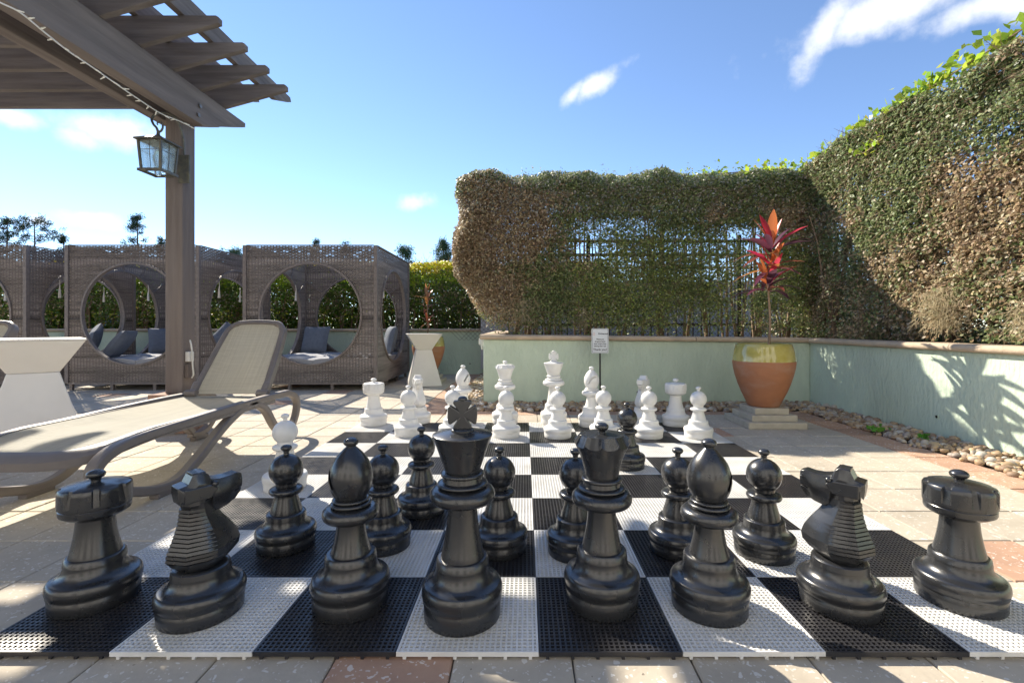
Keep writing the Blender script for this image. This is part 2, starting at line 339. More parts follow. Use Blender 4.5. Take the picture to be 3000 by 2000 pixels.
# unseen pale facade added behind the camera to bounce sunlight into the shade
hb = empty('bounce_building', (0, -6.6, 0)); tag(hb, kind='structure')
MT['render'] = M('bounce_wall_render', (0.80, 0.78, 0.75), (0.76, 0.74, 0.70), 1.5, 0.9, 0.3, 30, world=True)
MB().box(-16, 12, -.3, 0, 0, 8.0).build('wall', MT['render'], hb); MB().box(-16.3, 12.3, -.8, .35, 8.0, 8.3).build('bounce_roof_edge', MT['render'], hb)
for fl in range(2):
    for k in range(7):
        x = -14.2 + k*3.8; w = MB().box(x, x+1.7, .003, .05, .1+fl*3.9, 2.5+fl*3.9).build('added_window_frame', MT['socket'], hb); MB().box(x+.1, x+1.6, .051, .06, .2+fl*3.9, 2.4+fl*3.9).build('added_pane', MT['hole'], w)
BX, BY, BL = 2.68, 3.5, -0.82                 # edges of the stone bed: right side, far side, left return
PX0, PY0, PP = -0.507, 0.366, 0.2945
patio = empty('patio_paving', (0, 0, 0)); tag(patio, kind='structure')
def paver_mesh(w, h):
    g, c, t = 0.002, 0.0035, 0.04; w2, h2 = w/2-g, h/2-g
    return MB().add([(-w2,-h2,-t),(w2,-h2,-t),(w2,h2,-t),(-w2,h2,-t),(-w2,-h2,-c),(w2,-h2,-c),(w2,h2,-c),(-w2,h2,-c),(-w2+c,-h2+c,0),(w2-c,-h2+c,0),(w2-c,h2-c,0),(-w2+c,h2-c,0)],
        [(0,1,5,4),(1,2,6,5),(2,3,7,6),(3,0,4,7),(4,5,9,8),(5,6,10,9),(6,7,11,10),(7,4,8,11),(8,9,10,11)])
cells = []
for i in range(-38, 12):
    for j in range(-16, 24):
        x0, x1 = PX0 + i*PP, PX0 + (i+1)*PP; y0, y1 = PY0 + j*PP, PY0 + (j+1)*PP
        rects = []
        if y0 < BY: rects.append((x0, min(x1, BX), y0, min(y1, BY)))
        if y1 > BY and x0 < BL: rects.append((x0, min(x1, BL), max(y0, BY), min(y1, 7.19)))
        if len(rects) == 2 and x1 <= BL: rects = [(x0, x1, y0, min(y1, 7.19))]
        for (a, b, c, d) in rects:
            if b - a < 0.02 or d - c < 0.02: continue
            mx, my = (a+b)/2, (c+d)/2
            if -1.30 < mx < 1.30 and 0.12 < my < 2.75: continue          # wholly under the board
            Z = max(my - CAM.y, 0.05); u, v = CX + F*(mx-CAM.x)/Z, YH + F*CAM.z/Z
            vis = -250 < u < 3250 and v < 2250 and my > -0.9
            area = (b-a)*(d-c)/Z**3 if vis else 0
            pink = (mx > BX-0.30) or (my > BY-0.30 and mx > BL-0.30 and mx < 2.7 and not mx < BL-0.31) or (my > BY and mx > BL-0.31)
            if not pink: pink = random.random() < 0.035
            if abs(mx + 0.36) < 0.1 and -0.5 < my < 0.2: pink = True
            if abs(mx + 0.36) > 0.1 and my < 0.2 and mx < 2.3: pink = False
            cells.append((area, a, b, c, d, pink))
cells.sort(key=lambda q: -q[0])
full = {}; far_v = {False: MB(), True: MB()}
for k, (ar, a, b, c, d, pink) in enumerate(cells):
    dz = random.uniform(-0.0018, 0.0012)
    if k < 300:
        key = (round(b-a, 3), round(d-c, 3), pink)
        if key not in full:
            full[key] = paver_mesh(b-a, d-c).mesh('paver'); full[key].materials.append(MT['paver_pink' if pink else 'paver'])
        o = link('paver', full[key], None, patio); o.location = ((a+b)/2, (c+d)/2, dz); o.rotation_euler = (random.uniform(-.002, .002), random.uniform(-.002, .002), 0)
    else:
        m = paver_mesh(b-a, d-c); far_v[pink].add([(x+(a+b)/2, y+(c+d)/2, z+dz) for x, y, z in m.v], m.f)
for pink in (False, True): tag(far_v[pink].build('paving', MT['paver_pink' if pink else 'paver'], patio), kind='stuff')

# walls round the planters ------------------------------------------------
def extrude(mb, p0, p1, nrm, prof):
    p0, p1, nrm = Vector(p0), Vector(p1), Vector(nrm); n = len(prof)
    vs = [p0 + nrm*d + Vector((0,0,z)) for d, z in prof] + [p1 + nrm*d + Vector((0,0,z)) for d, z in prof]
    return mb.add(vs, [tuple(range(n)), tuple(reversed(range(n, 2*n)))] + [((i+1)%n, i, n+i, n+(i+1)%n) for i in range(n)])
def bull(t=0.052, w=0.26, ov=0.035):
    pr = [(w-ov, 0.0), (w-ov, t)]
    for k in range(7):
        a = R(90 + k*30); pr.append((-ov + t*0.5*math.cos(a) + t*0.25, t/2 + t/2*math.sin(a)))
    return pr
def planter_wall(name, label, p0, p1, nrm, th, joint, body_ext=(0, 0)):
    """p0, p1: ends of the top line of the wall's face (z = top of coping); nrm points into the planter"""
    p0, p1, nrm = Vector(p0), Vector(p1), Vector(nrm); r = empty(name, (p0.x, p0.y, 0), 0, label, 'wall'); inv = Vector((p0.x, p0.y, 0)); t = 0.052
    body = MB(); d = (p1-p0).normalized()
    a, b = p0 - inv, p1 - inv
    body.add([(a.x,a.y,-.05),(b.x,b.y,-.05),(b.x,b.y,b.z-t),(a.x,a.y,a.z-t)] + [tuple(Vector(q)+nrm*th) for q in [(a.x,a.y,-.05),(b.x,b.y,-.05),(b.x,b.y,b.z-t),(a.x,a.y,a.z-t)]],
             [(0,1,2,3),(5,4,7,6),(3,2,6,7),(1,5,6,2),(4,0,3,7),(0,4,5,1)])
    body.build('stucco_face', MT['stucco'], r, bevel=0.01)
    L = (p1-p0).length; n = max(1, round(L/joint)); cut = [0] + [ (k + random.uniform(-.06,.06))/n for k in range(1, n)] + [1]
    for k in range(n):
        m = MB(); g = 0.003/L
        q0 = a.lerp(b, cut[k] + (g if k else -body_ext[0]/L)); q1 = a.lerp(b, cut[k+1] - (g if k < n-1 else -body_ext[1]/L))
        q0 = q0 - Vector((0,0,t)) + nrm*random.uniform(-.002,.002); q1 = q1 - Vector((0,0,t))
        extrude(m, q0, q1, nrm, bull()).build('coping_stone', MT['coping'], r, smooth=40)
    return r
WX, WY = 2.98, 3.85
planter_wall('planter_wall', 'low sage green stucco planter wall behind the white chess pieces', (-0.47, WY, 0.748), (WX, WY, 0.712), (0,1,0), 0.18, 1.15, (0.035, -0.0))
planter_wall('planter_wall', 'low sage green stucco wall with the plant shadow beside the right hedge', (WX, WY+0.18, 0.709), (WX, -1.6, 0.705), (1,0,0), 0.18, 0.9, (0.0, 0))
planter_wall('planter_wall', 'short side wall of the planter running back towards the yellow hedge', (-0.47, 7.2, 0.775), (-0.47, WY+0.183, 0.751), (1,0,0), 0.18, 1.1, (0, 0))
planter_wall('planter_wall', 'long low green wall behind the wicker cabanas', (-11.5, 7.2, 0.80), (-0.47, 7.2, 0.80), (0,1,0), 0.18, 1.3)
sheet('planter_soil', -0.29, 8, WY+0.18, 7.2, 0.66, MT['soil']); sheet('planter_soil', WX+0.18, 8, -1.6, WY+0.18, 0.655, MT['soil']); sheet('planter_soil', -11.5, 8, 7.38, 9.5, 0.70, MT['soil'])
# drain holes
def drain(label, loc, nrm):
    r = empty('drain_pipe', loc, 0, label, 'drain'); m = MB(); q = Vector((0,0,1)).rotation_difference(Vector(nrm))
    ring = MB().lathe([(0.011,-0.01),(0.011,0.004),(0.016,0.004),(0.016,-0.01)], 16); ring.v = [tuple(q @ Vector(p)) for p in ring.v]; ring.build('pipe_rim', MT['stucco'], r, 40)
    dk = MB().lathe([(0.0,0.0025),(0.0112,0.0025)], 16); dk.v = [tuple(q @ Vector(p)) for p in dk.v]; dk.build('pipe_bore', MT['hole'], r)
drain('small round drain hole in the wall near the far pot', WD(1377, 1065, 7.199), (0,-1,0))
drain('small round drain hole low in the right wall', (2.979, (1.0*F*(WX-CAM.x)/(2745-CX)) + CAM.y, 0.17), (-1,0,0))
drain('small round drain hole behind the white knight', WD(1868, 1148, 3.849), (0,-1,0))

# stone beds --------------------------------------------------------------
import bmesh
sheet('stone_bed', BX, WX, -1.6, BY, -0.008, MT['soil']); sheet('stone_bed', BL, WX, BY, WY, -0.008, MT['soil']); sheet('stone_bed', BL, -0.47, WY, 7.2, -0.0085, MT['soil']); 
sb = empty('river_stones', (0, 0, 0)); tag(sb, kind='structure')
proto = []
for k in range(8):
    b = bmesh.new(); bmesh.ops.create_icosphere(b, subdivisions=2, radius=1.0); ph = random.random()*9
    sx, sy, sz = random.uniform(.85,1.25), random.uniform(.7,1.0), random.uniform(.42,.68)
    for v in b.verts:
        p = v.co.copy(); f = 1 + 0.13*math.sin(2.1*p.x+ph) + 0.11*math.sin(2.7*p.y+1.7*ph) + 0.08*math.sin(3.9*p.z-ph); v.co = Vector((p.x*sx*f, p.y*sy*f, p.z*sz*f))
    me = bpy.data.meshes.new('stone'); b.to_mesh(me); b.free()
    for p in me.polygons: p.use_smooth = True
    proto.append(me)
pl = []
def scatter(x0, x1, y0, y1, dens, layers=(0.004, 0.022)):
    n = int((x1-x0)*(y1-y0)*dens)
    for _ in range(n):
        x, y = random.uniform(x0, x1), random.uniform(y0, y1); r = random.choice((0.013, 0.017, 0.02, 0.024, 0.03))*random.uniform(.85, 1.25)
        back = 0.03*max(0, 1-abs(min(WX-x, WY-y if x > -0.47 else 9))/0.3)
        pl.append((x, y, random.uniform(*layers)+back*random.random(), r))
scatter(BX+.01, WX-.01, -0.4, BY, 1500); scatter(BL+.02, WX-.01, BY+.01, WY-.01, 1500); scatter(BL+.02, -0.48, WY, 7.15, 1000)
scatter(BX-.05, BX+.03, -0.4, BY, 120, (0.006, 0.012)); scatter(BL, 2.7, BY-.05, BY+.02, 140, (0.006, 0.012))
def vis_px(q):
    Z = q[1]-CAM.y; u = CX+F*(q[0]-CAM.x)/Z; return q[3]/Z if (0 < u < 3000 and Z > 0.3) else 0
pl.sort(key=lambda q: -vis_px(q))
shared = {}; big = MB(); idx = []
pcache = [([tuple(v.co) for v in me.vertices], [tuple(p.vertices) for p in me.polygons]) for me in proto]
for k, (x, y, z, r) in enumerate(pl):
    pi = random.randrange(8); mi = random.choices(range(6), (5, 4, 4, 3, 2, 1))[0]; rz = random.uniform(0, 6.28); tx, ty = random.uniform(-.3,.3), random.uniform(-.3,.3)
    if k < 300:
        if (pi, mi) not in shared:
            me = proto[pi].copy(); me.materials.append(STONES[mi]); shared[(pi, mi)] = me
        o = link('stone', shared[(pi, mi)], None, sb); o.location = (x, y, z); o.rotation_euler = (tx, ty, rz); o.scale = (r, r, r)
    else:
        mt = Matrix.Translation((x, y, z)) @ Matrix.Rotation(rz, 4, 'Z') @ Matrix.Rotation(tx, 4, 'X') @ Matrix.Scale(r, 4)
        big.add([mt @ Vector(p) for p in pcache[pi][0]], pcache[pi][1]); idx += [mi]*len(pcache[pi][1])
me = bpy.data.meshes.new('stones'); me.from_pydata(big.v, [], big.f)
for m in STONES: me.materials.append(m)
me.polygons.foreach_set('material_index', idx); me.polygons.foreach_set('use_smooth', [True]*len(idx)); me.update()
tag(link('stones', me, None, sb), kind='stuff')

# ------------------------------------------------------------------ foliage machinery
def vnoise(P, freq, seed=0):
    """value noise on Nx3 points -> 0..1"""
    q = np.asarray(P)*freq + seed*17.13; i = np.floor(q).astype(np.int64); f = q - i; f = f*f*(3-2*f); out = 0
    for dx in (0,1):
        for dy in (0,1):
            for dz in (0,1):
                h = ((i[:,0]+dx)*73856093) ^ ((i[:,1]+dy)*19349663) ^ ((i[:,2]+dz)*83492791) ^ (seed*2654435)
                h = (h ^ (h >> 13)) * 1274126177; h = (h ^ (h >> 16)) & 0xffff
                w = (f[:,0] if dx else 1-f[:,0])*(f[:,1] if dy else 1-f[:,1])*(f[:,2] if dz else 1-f[:,2]); out = out + w*h/65535.0
    return out
def fbm(P, freq, seed=0): return 0.55*vnoise(P, freq, seed)+0.28*vnoise(P, freq*2.1, seed+1)+0.17*vnoise(P, freq*4.3, seed+2)
def unit(v): return v/np.maximum(np.linalg.norm(v, axis=1, keepdims=True), 1e-9)
def leaf_mesh(name, P, size, col, aspect=0.55, bias=None, mat=None, parent=None, fold=0.18, kind='stuff', face=None):
    """one small folded diamond for every leaf"""
    n = len(P); d = unit(rng.normal(size=(n,3)) + (0 if bias is None else bias)); a = unit(np.cross(d, rng.normal(size=(n,3)))); nn = np.cross(d, a)
    if face is not None: nn = unit(np.array(face) + rng.normal(size=(n,3))*.55); d = unit(np.cross(nn, rng.normal(size=(n,3)))); a = np.cross(nn, d)
    s = size[:,None]; V = np.empty((n,4,3), np.float32)
    V[:,0] = P - d*s*.5; V[:,1] = P + a*s*aspect*.5 + nn*s*fold*.5 - d*s*.05; V[:,2] = P + d*s*.5; V[:,3] = P - a*s*aspect*.5 + nn*s*fold*.5 - d*s*.05
    me = bpy.data.meshes.new(name); me.vertices.add(n*4); me.vertices.foreach_set('co', V.ravel())
    me.loops.add(n*4); me.loops.foreach_set('vertex_index', np.arange(n*4, dtype=np.int32)); me.polygons.add(n); me.polygons.foreach_set('loop_start', np.arange(0, n*4, 4, dtype=np.int32)); me.polygons.foreach_set('loop_total', np.full(n, 4, np.int32))
    me.update(); me.validate()
    ca = me.color_attributes.new('leaf_colour', 'FLOAT_COLOR', 'POINT'); cc = np.ones((n,4,4), np.float32); cc[:,:,:3] = col[:,None,:]; ca.data.foreach_set('color', cc.ravel())
    o = link(name, me, mat or MT['leaf'], parent)
    if kind: tag(o, kind=kind)
    return o
def twig_mesh(name, P, D, length, rad, mat, parent):
    """thin three-sided twigs"""
    n = len(P); D = unit(D); a = unit(np.cross(D, rng.normal(size=(n,3)))); b = np.cross(D, a); V = np.empty((n,6,3), np.float32)
    bend = unit(rng.normal(size=(n,3)))*length[:,None]*.12
    for k in range(3):
        w = a*math.cos(2.094*k)+b*math.sin(2.094*k); V[:,k] = P + w*rad[:,None]; V[:,k+3] = P + D*length[:,None] + bend + w*rad[:,None]*.5
    base = (np.arange(n)*6)[:,None]; Fc = np.concatenate([base+np.array([[0,1,4,3]]), base+np.array([[1,2,5,4]]), base+np.array([[2,0,3,5]])], axis=1).reshape(-1)
    me = bpy.data.meshes.new(name); me.vertices.add(n*6); me.vertices.foreach_set('co', V.ravel()); me.loops.add(n*12); me.loops.foreach_set('vertex_index', Fc.astype(np.int32)); me.polygons.add(n*3); me.polygons.foreach_set('loop_start', np.arange(0,n*12,4,dtype=np.int32)); me.polygons.foreach_set('loop_total', np.full(n*3,4,np.int32)); me.update(); me.validate()
    return tag(link(name, me, mat, parent), kind='stuff')
def palette(n, cols, w): 
    c = np.array(cols)[rng.choice(len(cols), n, p=np.array(w)/sum(w))]; return np.clip(c*rng.uniform(.7,1.3,(n,1))*rng.uniform(.92,1.08,(n,3)), 0, 1)
GREEN = [(0.14,0.19,0.075),(0.20,0.25,0.095),(0.27,0.31,0.12),(0.36,0.38,0.18)]; BROWN = [(0.38,0.28,0.165),(0.49,0.39,0.24),(0.28,0.20,0.12),(0.56,0.47,0.31)]
def stems(root, spots, zbase, ztop, rad, lean, mat=None):
    for (x, y) in spots:
        k = random.choice((1, 2, 2, 3))
        m = MB()
        for q in range(k):
            p = Vector((x+random.uniform(-.05,.05), y+random.uniform(-.05,.05), zbase-.05)); pts = [p]; dx, dy = random.uniform(-lean,lean), random.uniform(-lean,lean); h = (ztop-zbase)*random.uniform(.75,1.05)
            for t in range(1, 6): pts.append(p + Vector((dx*t/5 + random.uniform(-.025,.025), dy*t/5*.5 + random.uniform(-.02,.02), h*t/5)))
            r0 = rad*random.uniform(.6,1.2); m.tube(pts, [r0*(1-.75*t/5) for t in range(6)], 6)
        m.build('stem', mat or MT['bark'], root, 60)

# ------------------------------------------------------------------ fences and what lies beyond
def fence(label, x0, x1, Y, z0, ztop, rails, pitch=0.113):
    r = empty('metal_fence', (x0, Y, z0), 0, label, 'fence')
    pk = MB().box(-.008,.008,-.008,.008,0,ztop-z0).mesh('picket'); pk.materials.append(MT['iron'])
    n = int((x1-x0)/pitch)
    for k in range(n+1):
        o = link('picket', pk, None, r); o.location = (k*pitch, 0, 0)
        if k % 18 == 9: MB().box(k*pitch+.03, k*pitch+.08, -.025, .025, 0, ztop-z0+.05).build('fence_post', MT['iron'], r)
    for z in rails: MB().box(0, x1-x0, -.016, .016, z-z0-.018, z-z0+.018).build('rail', MT['iron'], r)
    return r
fence('black metal picket fence behind the centre hedge', -0.25, 4.6, 5.25, 0.66, 2.02, (1.985, 1.80, 0.86))
fence('black metal picket fence behind the yellow topped hedge', -10.5, 0.6, 8.75, 0.70, 1.9, (1.87, 1.68, 0.85))
r = empty('chain_link_fence', (0.2, 7.0, 0.6), 0, 'wire mesh fence with pale backing behind the centre hedge', 'fence')
wm = MB(); sp = 0.075; H = 1.25
for k in range(-18, 92):
    for s in (1, -1):
        xa, xb = k*sp, k*sp + s*H
        za, zb = 0.0, H
        wm.add([(xa-.003, 0.004*s, za),(xa+.003, 0.004*s, za),(xb+.003, 0.004*s, zb),(xb-.003, 0.004*s, zb),(xa, 0.004*s+.005, za),(xb, 0.004*s+.005, zb)], [(0,1,2,3),(1,4,5,2),(4,0,3,5)])
tag(wm.build('wire_mesh', MT['iron'], r), kind='stuff')
MB().box(-1.0, 7.2, 0.12, 0.16, -0.5, 1.02).build('backing_sheet', MT['screen'], r)
MB().tube([(-1.2,0,H),(7.2,0,H)], 0.02, 8).build('top_rail', MT['steel'], r, 60)
b = MB().box(-13.2, -9.6, 11.0, 11.05, -.09, 1.62).box(-13.25,-13.15,10.97,11.08,-.09,1.7).box(-9.65,-9.55,10.97,11.08,-.09,1.7).build('fabric_screen', MT['bluescreen'])
tag(b, 'blue fabric screen glimpsed between the trunks behind the cabanas', 'screen')

# lamp behind the hedge
p = WD(1940, 500, 6.2); r = empty('post_lamp', (p.x, 6.2, 0), 0, 'small dark lantern roof peeking over the centre hedge', 'lamp'); t0 = p.z - 0.02
MB().tube([(0,0,-.09),(0,0,t0-.25)], 0.035, 10).build('lamp_post', MT['iron'], r, 60)
MB().lathe([(0.045,t0-.27),(0.06,t0-.25),(0.075,t0-.24),(0.075,t0-.235)], 4).build('lamp_base', MT['iron'], r)
for sx in (-1,1):
    for sy in (-1,1): MB().box(sx*.065-.006, sx*.065+.006, sy*.065-.006, sy*.065+.006, t0-.24, t0).build('corner_bar', MT['iron'], r)
MB().box(-.06,.06,-.06,.06,t0-.235,t0-.004).build('lamp_glass', MT['glass'], r)
rf = MB(); rf.add([(-.105,-.105,t0),(.105,-.105,t0),(.105,.105,t0),(-.105,.105,t0),(-.05,-.05,t0+.045),(.05,-.05,t0+.045),(.05,.05,t0+.045),(-.05,.05,t0+.045),(0,0,t0+.075)], [(3,2,1,0),(0,1,5,4),(1,2,6,5),(2,3,7,6),(3,0,4,7),(4,5,8),(5,6,8),(6,7,8),(7,4,8)]); rf.build('lamp_roof', MT['bronze'], r)
MB().lathe([(0.0,t0+.07),(0.012,t0+.072),(0.005,t0+.085),(0.011,t0+.10),(0.0,t0+.125)], 12).build('finial', MT['bronze'], r, 60)

# ------------------------------------------------------------------ hedges
def rbox(P, lo, hi, rr):
    c = (np.array(lo)+np.array(hi))/2; h = (np.array(hi)-np.array(lo))/2; q = np.abs(P-c)-(h-rr); return rr - np.linalg.norm(np.maximum(q,0),axis=1) - np.minimum(q.max(axis=1),0)
# centre hedge
def centre(n, ds=1.0):
    nt = int(n*.16); ns = int(n*.13); nf_ = n-nt-ns; sc_ = .17
    A = np.column_stack([rng.uniform(-.86,3.5,nf_), 4.12+rng.exponential(sc_,nf_), rng.uniform(.72,2.64,nf_)])
    B_ = np.column_stack([rng.uniform(-.86,3.5,nt), rng.uniform(4.12,5.1,nt), 2.62-rng.exponential(.10,nt)])
    C_ = np.column_stack([-.86+rng.exponential(.16,ns), rng.uniform(4.12,5.1,ns), rng.uniform(.9,2.64,ns)])
    P = np.concatenate([A,B_,C_]); x, y, z = P.T; n = len(P)
    xs = P.copy(); xs[:,0] = x - np.maximum(0,1.45-z)*.62*(x<0.6)
    d = rbox(xs, (-.88,4.02,.2),(3.9,5.15,2.66), .40) + (fbm(P,3.0,3)-.62)*.30
    D = np.ones(n); low = (z < 1.98); cl = fbm(P*np.array([1,.6,1]), 3.2, 11)
    q = low & (x > .50); D[q] = np.clip((cl[q]-.35)*4.2, 0.08, .95)
    win = (x > .52)&(x < 1.42)&(z > 1.60)&(z < 2.06); D[win] *= np.clip((cl[win]-.46)*4, 0.02, .8)
    win2 = (x > 2.0)&(x < 3.1)&(z > 1.45)&(z < 1.95); D[win2] *= .75
    left = (x <= .50)&low; D[left] = np.clip(.85+(cl[left]-.45)*2.0, .45, 1)
    bt = z < 1.15; D[bt] *= np.clip((z[bt]-.70)/.45, 0, 1)**1.1
    keep = (d > 0) & (y < 5.15) & (rng.random(n) < D*ds); return P[keep]
ch = empty('clipped_hedge', (1.2, 4.6, 0.66), 0, 'tall thinning hedge with bare patches behind the centre planter wall', 'hedge')
def off(root, A): return A - np.array(root.location)
P = centre(360000); n = len(P); br = fbm(P, 1.6, 21) + .16*np.clip((.9-P[:,0])/1.5,-.6,1) - .10*(P[:,2] > 2.35) + rng.normal(0,.05,n)
col = palette(n, GREEN, (4,4,3,1)); bcol = palette(n, BROWN, (3,3,2,1.4)); m_ = br > .60; col[m_] = bcol[m_]; painted_glint = (P[:,2] > 2.1)&(rng.random(n) < .25); col[painted_glint] = palette(painted_glint.sum(), [(0.32,0.32,0.26),(0.42,0.41,0.35)], (1,1)); bright = (P[:,2] < 1.9)&(P[:,0] > .5)&(rng.random(n) < .22); col[bright] = palette(bright.sum(), [(0.28,0.35,0.08),(0.38,0.42,0.10)], (1,1))  # pale grey mixed into the upper leaves stands in for glints
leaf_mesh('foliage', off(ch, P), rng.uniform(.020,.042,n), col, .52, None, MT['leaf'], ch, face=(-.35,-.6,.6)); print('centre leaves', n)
Q = centre(30000, .9); Q = Q[(Q[:,2] < 2.42)&(Q[:,0] > -.55)]; k = len(Q); D = rng.normal(size=(k,3))*np.array([1,.6,.7])+np.array([0,.1,.0]); twig_mesh('twigs', off(ch,Q), D, rng.uniform(.05,.16,k), rng.uniform(.0012,.0030,k), MT['bark'], ch); print('twigs', k)
ns_ = 150; sx_ = rng.uniform(-.6,3.2,ns_); A = []
for x_ in sx_:
    y_, h_ = rng.uniform(4.15,4.9), rng.uniform(.03,.11); z_ = 2.53 if x_ > -.3 else 2.25
    for q in range(7): A.append((x_+rng.normal(0,.012), y_+rng.normal(0,.012), z_+h_*q/4+rng.normal(0,.006)))
A = np.array(A); leaf_mesh('stray_shoots', off(ch, A), rng.uniform(.018,.034,len(A)), palette(len(A), GREEN, (2,3,3,2)), .5, None, MT['leaf'], ch)
stems(ch, [(x-1.2+random.uniform(-.04,.04), random.uniform(-.2,.25)) for x in (-.15,-.02,.12,.22,.38,.62,.70,.82,1.0,1.12,1.42,1.50,1.58,1.66,1.90,2.02,2.30,2.38,2.50,2.72,2.84,3.05,3.2)], 0.0, 1.75, .021, .22)
# right hedge
def right(n, ds=1.0):
    nt = int(n*.12); nf_ = n-nt
    A = np.column_stack([3.08+rng.exponential(.11,nf_), rng.uniform(-.3,5.2,nf_), rng.uniform(.72,2.72,nf_)]); B_ = np.column_stack([rng.uniform(3.1,3.9,nt), rng.uniform(-.3,5.2,nt), 2.70-rng.exponential(.07,nt)])
    P = np.concatenate([A,B_]); n = len(P); x, y, z = P.T
    lim = .86 + np.maximum(0, y-2.66)*1.12
    d = rbox(P, (3.05,-1.5,.3),(4.4,6.0,2.72), .14) + (fbm(P,2.6,5)-.62)*.24
    D = np.ones(n); lo = z < lim + (fbm(P,4,9)-.5)*.35; D[z < 1.0] *= np.clip((z[z < 1.0]-.76)/.24,0,1); cl = fbm(P,4.0,31); D *= np.clip(.62+(cl-.40)*4,.30,1); D[lo] = np.clip((cl[lo]-.42)*2.6,.05,.5)
    keep = (d > 0)&(x < 4.2)&(rng.random(n) < D*ds); return P[keep]
rh = empty('clipped_hedge', (3.6, 2.2, 0.655), 0, 'dense small leaved hedge in sunlight along the right wall', 'hedge')
P = right(330000); n = len(P); br = fbm(P*np.array([1,1,1.2]), 1.3, 41) + .10*np.clip((P[:,1]-2.2)/1.5,-1,1) + rng.normal(0,.07,n)
col = palette(n, [(0.14,0.19,0.075),(0.20,0.25,0.10),(0.27,0.31,0.13),(0.38,0.40,0.21)], (4,4,3,1)); bcol = palette(n, BROWN, (3,3,2,1.2)); m_ = br > .57; col[m_] = bcol[m_]
leaf_mesh('foliage', off(rh, P), rng.uniform(.022,.044,n), col, .60, None, MT['leaf'], rh, face=(-.75,.15,.6)); print('right leaves', n)
Q = right(30000, .9); k = len(Q); D = rng.normal(size=(k,3))+np.array([-.5,0,.2]); twig_mesh('twigs', off(rh,Q), D, rng.uniform(.04,.15,k), rng.uniform(.0012,.003,k), MT['bark'], rh)
stems(rh, [(x-3.6, y-2.2) for x, y in [(3.35,4.6),(3.5,4.3),(3.3,3.95),(3.42,3.6),(3.35,3.3),(3.5,3.0),(3.4,2.7),(3.45,2.35),(3.4,2.0),(3.5,1.7),(3.42,1.4),(3.5,1.0)]], 0.0, 1.5, .024, .3)
# back hedge with yellow top
def back(n, ds=1.0):
    nt = int(n*.15); nf_ = n-nt
    A = np.column_stack([rng.uniform(-11,1.4,nf_), 7.55+rng.exponential(.25,nf_), rng.uniform(.72,2.05,nf_)]); B_ = np.column_stack([rng.uniform(-11,1.4,nt), rng.uniform(7.55,8.5,nt), 2.03-rng.exponential(.07,nt)])
    P = np.concatenate([A,B_]); n = len(P); x,y,z = P.T
    d = rbox(P, (-11.5,7.48,.3),(1.6,8.7,2.06), .14)+(fbm(P,2.2,6)-.62)*.26; cl = fbm(P,2.6,51); D = np.ones(n); lo = z < 1.55; D[lo] = np.clip((cl[lo]-.36)*4,.12,1)*np.clip((z[lo]-.70)/.45,.15,1)
    keep = (d > 0)&(y < 8.65)&(rng.random(n) < D*ds); return P[keep]
bh = empty('flowering_hedge', (-5, 8.0, 0.70), 0, 'leafy green hedge with yellow top behind the cabanas', 'hedge')
P = back(130000); n = len(P); col = palette(n, [(0.07,0.14,0.025),(0.11,0.20,0.03),(0.17,0.27,0.035)], (3,4,3)); t = P[:,2]+(fbm(P,4,61)-.5)*.25
ye = t > 1.86; col[ye] = palette(ye.sum(), [(0.70,0.60,0.02),(0.75,0.60,0.03),(0.45,0.55,0.03)], (3,2,2)); mid = (t > 1.62)&~ye&(rng.random(n) < .7); col[mid] = palette(mid.sum(), [(0.30,0.45,0.03),(0.40,0.53,0.03)], (1,1)); bn = (t < 1.5)&(rng.random(n) < .25); col[bn] = palette(bn.sum(), BROWN, (1,1,1,1)); yl = (t < 1.15)&(rng.random(n) < .18); col[yl] = palette(yl.sum(), [(0.50,0.50,0.05)], (1,))
leaf_mesh('foliage', off(bh, P), rng.uniform(.035,.07,n), col, .55, np.array([0,-.2,.3]), MT['leaf_bright'], bh, face=(-.3,-.5,.6)); print('back leaves', n)
Q = back(12000, .8); k = len(Q); twig_mesh('twigs', off(bh,Q), rng.normal(size=(k,3))+np.array([0,-.2,.5]), rng.uniform(.08,.3,k), rng.uniform(.002,.005,k), MT['bark'], bh)
stems(bh, [(-5.8+q*.24+random.uniform(-.08,.08), random.uniform(-.2,.2)) for q in range(49)], 0.0, 1.15, .024, .22)

# climbing vine along the top of the hedges: large lit leaves
def vine(label, path, n, spread, size):
    pts = spline(path, 14); o = Vector(pts[0]); r = empty('climbing_vine', o, 0, label, 'vine')
    m = MB(); m.tube([p-o for p in pts], [.006]*len(pts), 5).build('vine_stem', MT['bark'], r)
    A = np.array([tuple(pts[i]) for i in rng.integers(0, len(pts), n)]); A = A + rng.normal(size=(n,3))*np.array(spread); A[:,2] += np.abs(rng.normal(0,.02,n))
    col = palette(n, [(0.30,0.44,0.03),(0.40,0.52,0.04),(0.20,0.34,0.03),(0.50,0.52,0.06)], (3,3,2,1)); leaf_mesh('leaves', A-np.array(tuple(o)), rng.uniform(*size, n), col, .75, np.array([-.1,-.2,.35]), MT['leaf_bright'], r)
nb_ = 44000; A = np.column_stack([rng.uniform(3.5,4.4,nb_), rng.uniform(-.5,5.4,nb_), .67+1.5*rng.random(nb_)**1.3]); leaf_mesh('inner_foliage', off(rh, A), rng.uniform(.03,.06,nb_), palette(nb_, GREEN+BROWN[:2], (3,3,1,1,1,1)), .55, None, MT['leaf'], rh)
